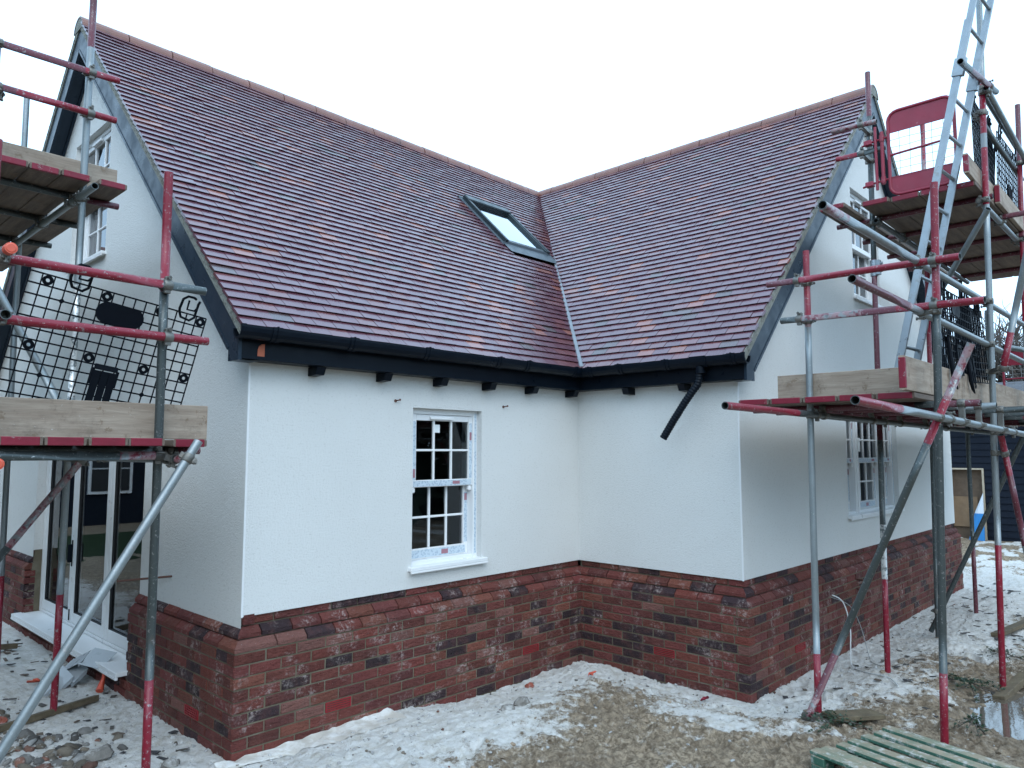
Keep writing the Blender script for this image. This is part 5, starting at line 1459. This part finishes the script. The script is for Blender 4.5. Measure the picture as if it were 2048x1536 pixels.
# ================================================================== BACKGROUND
ob = empty('outbuilding', (13.3, -2.5, .05), 'low navy boarded outbuilding behind the scaffold on the right', 'outbuilding')
mb = MB(); y0, y1, zt = -9.0, 3.0, 2.95
nb = 20
for i in range(nb):
    z0 = .02 + i * (zt - .02) / nb; z1 = .02 + (i + 1) * (zt - .02) / nb
    segs = [(y0, y1)] if z0 > 1.62 else [(y0, -.905), (-.20, y1)]
    for a, b_ in segs: mb.hexa([V((13.30 - .022, a, z0)), V((13.45, a, z0)), V((13.45, b_, z0)), V((13.30 - .022, b_, z0)), V((13.30, a, z1 + .01)), V((13.45, a, z1 + .01)), V((13.45, b_, z1 + .01)), V((13.30, b_, z1 + .01))])
mb.box(13.46, 17, y0, y1, .02, zt); mb.build('boarded_wall', M['navy'], ob)
mb = MB(); mb.prism([V((13.0, y0 - .2, zt)), V((15.2, y0 - .2, zt + .75)), V((17.3, y0 - .2, zt)), V((17.3, y0 - .2, zt - .1)), V((13.0, y0 - .2, zt - .1))], Y * (y1 - y0 + .4)); mb.build('roof', simple('slate_roof', (.06, .06, .068), .7, .3, 6), ob)
mb = MB(); mb.box(13.27, 13.44, -.905, -.865, .06, 1.66); mb.box(13.27, 13.44, -.24, -.20, .06, 1.66); mb.box(13.271, 13.44, -.864, -.241, 1.625, 1.66); mb.build('door_frame', simple('pale_softwood', (.45, .38, .28), .8, .2), ob)
mb = MB(); mb.box(13.40, 13.45, -.864, -.241, .06, 1.624); mb.build('door_panel', simple('brown_chipboard', (.11, .075, .05), .85, .4, 8), ob)
mb = MB(); mb.box(13.36, 13.385, -.74, -.26, .35, 1.02); mb.build('plywood_patch', simple('plywood', (.20, .13, .075), .8, .3, 6), ob)
mb = MB(); mb.add([V((13.05, -.60, .08)), V((13.05, -.90, .08)), V((13.22, -.88, 1.12)), V((13.20, -.70, .66))], [(0, 1, 2, 3)]); 
o = mb.build('plastic_sheet', M['blue'], None, label='bright blue and white sheet leaning on the outbuilding door frame', cat='sheet'); md = o.modifiers.new('Solidify', 'SOLIDIFY'); md.thickness = .012
m2, nt, b = newmat('blue_and_white_sheet'); gn_ = nt.nodes.new('ShaderNodeNewGeometry'); sx = nt.nodes.new('ShaderNodeSeparateXYZ'); L(nt, gn_.outputs['Position'], sx.inputs[0])
L(nt, mix(nt, ramp(nt, sx.outputs[2], [(.66, 0.0), (.68, 1.0)]), (.02, .20, .50), (.62, .68, .74)), b.inputs['Base Color']); o.data.materials[0] = m2
# bare trees
def bare_tree(x, y, h, seed, label, spread=.55):
    rnd = random.Random(seed)
    e = empty('bare_tree', (x, y, .08), label, 'tree', 'leafless trees behind the outbuilding')
    tr, cr = MB(), MB()
    def grow(p, d, l, r, lev):
        pts = [p]; q = p; dd = d
        k = 4
        for i in range(k):
            dd = (dd + V((rnd.gauss(0, .12), rnd.gauss(0, .12), rnd.gauss(.03, .08)))).normalized(); q = q + dd * (l / k); pts.append(q)
        mb = tr if lev == 0 else cr
        mb.tube(pts, [r * (1 - .45 * i / k) for i in range(k + 1)], 7 if lev < 2 else 4, cap=False)
        if lev >= 6 or r < .004: return
        nb = 3 if lev < 5 else 2
        for i in range(nb + (2 if lev in (1, 2, 3) else 0)):
            t = rnd.uniform(.45, 1) if i else 1.0
            o = pts[min(k, int(t * k))]
            nd = (dd + V((rnd.gauss(0, spread), rnd.gauss(0, spread), rnd.gauss(.05, spread * .6)))).normalized()
            grow(o, nd, l * rnd.uniform(.58, .82), r * rnd.uniform(.48, .68), lev + 1)
    grow(V((x, y, .05)), V((0, 0, 1)), h * .26, h * .021, 0)
    tr.build('trunk', M['bark'], e); cr.build('crown', M['bark'], e)
bare_tree(20.6, -.45, 10.8, 3, 'bare branching tree rising behind the outbuilding at the right edge', .5)
bare_tree(24.5, -3.6, 8.5, 11, 'bare tree farther right, its twigs spreading low over the outbuilding roof', .6)
bare_tree(25.0, .55, 10.0, 19, 'smaller bare tree farthest back, seen between the scaffold poles', .55)

# neighbouring house and hedge behind the camera: seen only in the glass
nb_ = empty('neighbour_house', (-9.5, 17, .1), 'dark boarded neighbouring house with white windows, mirrored in the patio door glass', 'house')
mb = MB(); mb.box(-17, -3.2, 17, 25, .05, 5.0); mb.build('boarded_wall', M['navy'], nb_)
mb = MB(); mb.prism([V((-17.4, 16.6, 4.9)), V((-17.4, 21, 8.6)), V((-17.4, 25.4, 4.9))], X * 14.6); mb.build('roof', M['ridge'], nb_)
for i, x in enumerate((-15.3, -12.0, -8.6, -5.6)):
    for z in (.9, 3.1):
        mb = MB(); mb.box(x, x + 1.1, 16.93, 17.02, z, z + 1.35)
        w = mb.build('window', M['upvc'], nb_)
        mb = MB()
        for a in range(2):
            for c in range(2): mb.box(x + .08 + a * .49, x + .53 + a * .49, 16.915, 16.94, z + .08 + c * .62, z + .66 + c * .62)
        mb.build('pane', M['dark_gasket'], w)
def foliage(mb, x, y, z, s0, s1):
    q = V((x, y, z)); d1 = V((random.gauss(0, 1), random.gauss(0, 1), random.gauss(0, .6))).normalized(); d2 = d1.cross(V((random.gauss(0, 1), random.gauss(0, 1), 1))).normalized(); s = random.uniform(s0, s1)
    mb.add([q - d1 * s, q + d2 * s * .6, q + d1 * s, q - d2 * s * .6], [(0, 1, 2, 3)])
for t in range(7):  # unseen conifers, added to darken the left gable
    x0, y0 = -10.2 + random.uniform(-.3, .3), .4 + t * 1.9; h = random.uniform(6.5, 8.0)
    e = empty('shade_conifer', (x0, y0, .1), 'added dark evergreen out of view, shading the left gable', 'tree', 'evergreens added out of view to shade the left gable')
    mb = MB()
    for i in range(2200):
        u = random.random() ** .7; r = 1.35 * (1 - u) ** .6 * random.uniform(.75, 1); a = random.uniform(0, 6.28); foliage(mb, x0 + math.cos(a) * r, y0 + math.sin(a) * r, .2 + u * h, .12, .28)
    mb.build('crown', M['leaf'], e)
    mb = MB(); mb.tube([V((x0, y0, .05)), V((x0, y0, h * .8))], [.16, .04], 8); mb.build('trunk', M['bark'], e)
mb = MB()
for i in range(17000):
    a = random.uniform(-2.9, -.30) if random.random() < .8 else random.uniform(2.45, 3.4)
    rr = random.gauss(17.5, 1.2); x, y = -5.9 + math.cos(a) * rr, -4.67 + math.sin(a) * rr
    hgt = 4.2 + 2.2 * math.sin(a * 9) * math.sin(a * 23 + 1); z = hgt * random.random() ** .8
    q = V((x, y, z)); d1 = V((random.gauss(0, 1), random.gauss(0, 1), random.gauss(0, .6))).normalized(); d2 = d1.cross(V((random.gauss(0, 1), random.gauss(0, 1), 1))).normalized(); s = random.uniform(.2, .5)
    mb.add([q - d1 * s, q + d2 * s * .6, q + d1 * s, q - d2 * s * .6], [(0, 1, 2, 3)])
mb.build('hedgerow', simple('evergreen_foliage', (.028, .045, .022), .8, .5, 3), None, label='tall evergreen hedgerow round the plot behind the viewer', kind='stuff')

# ================================================================== LIGHT, SKY, CAMERA
SUN_EL, SUN_AZ = math.radians(46), math.radians(216)     # azimuth of the sun, clockwise from +Y
wd = bpy.data.worlds.new('World'); SC.world = wd; wd.use_nodes = True; nt = wd.node_tree
bg = nt.nodes['Background']; sk = nt.nodes.new('ShaderNodeTexSky'); sk.sky_type = 'NISHITA'; sk.sun_disc = False
sk.sun_elevation = SUN_EL; sk.sun_rotation = SUN_AZ; sk.air_density = 1.2; sk.dust_density = 3.0
mx = nt.nodes.new('ShaderNodeMix'); mx.data_type = 'RGBA'; mx.inputs[0].default_value = .86
nt.links.new(sk.outputs[0], mx.inputs[6]); mx.inputs[7].default_value = (7.6, 11.2, 14.9, 1)   # high overcast
nt.links.new(mx.outputs[2], bg.inputs[0]); bg.inputs[1].default_value = .12
sd = bpy.data.lights.new('sun', 'SUN'); sd.energy = .85; sd.angle = math.radians(45); sd.color = (1, .985, .96)
so = bpy.data.objects.new('sun', sd); COL.objects.link(so)
to = V((math.sin(SUN_AZ) * math.cos(SUN_EL), math.cos(SUN_AZ) * math.cos(SUN_EL), math.sin(SUN_EL)))
so.rotation_euler = to.to_track_quat('Z', 'Y').to_euler(); so.location = to * 30
cam = bpy.data.cameras.new('camera'); co = bpy.data.objects.new('camera', cam); COL.objects.link(co)
yaw, pit = .8121, .0909
fw = V((math.sin(yaw) * math.cos(pit), math.cos(yaw) * math.cos(pit), math.sin(pit))); rt = V((math.cos(yaw), -math.sin(yaw), 0)); upv = rt.cross(fw)
co.matrix_world = Matrix(((rt.x, upv.x, -fw.x, -5.8988), (rt.y, upv.y, -fw.y, -4.6697), (rt.z, upv.z, -fw.z, 2.0331), (0, 0, 0, 1)))
cam.sensor_width = 36; cam.lens = 1478.54 / 2048 * 36; cam.clip_end = 2000; cam.clip_start = .05
SC.camera = co
vs_ = SC.view_settings; vs_.view_transform = 'Standard'; vs_.look = 'None'; vs_.gamma = 1; vs_.exposure = .52; vs_.use_curve_mapping = False
SC.cycles.max_bounces = 8; SC.cycles.transparent_max_bounces = 12; SC.cycles.use_denoising = True
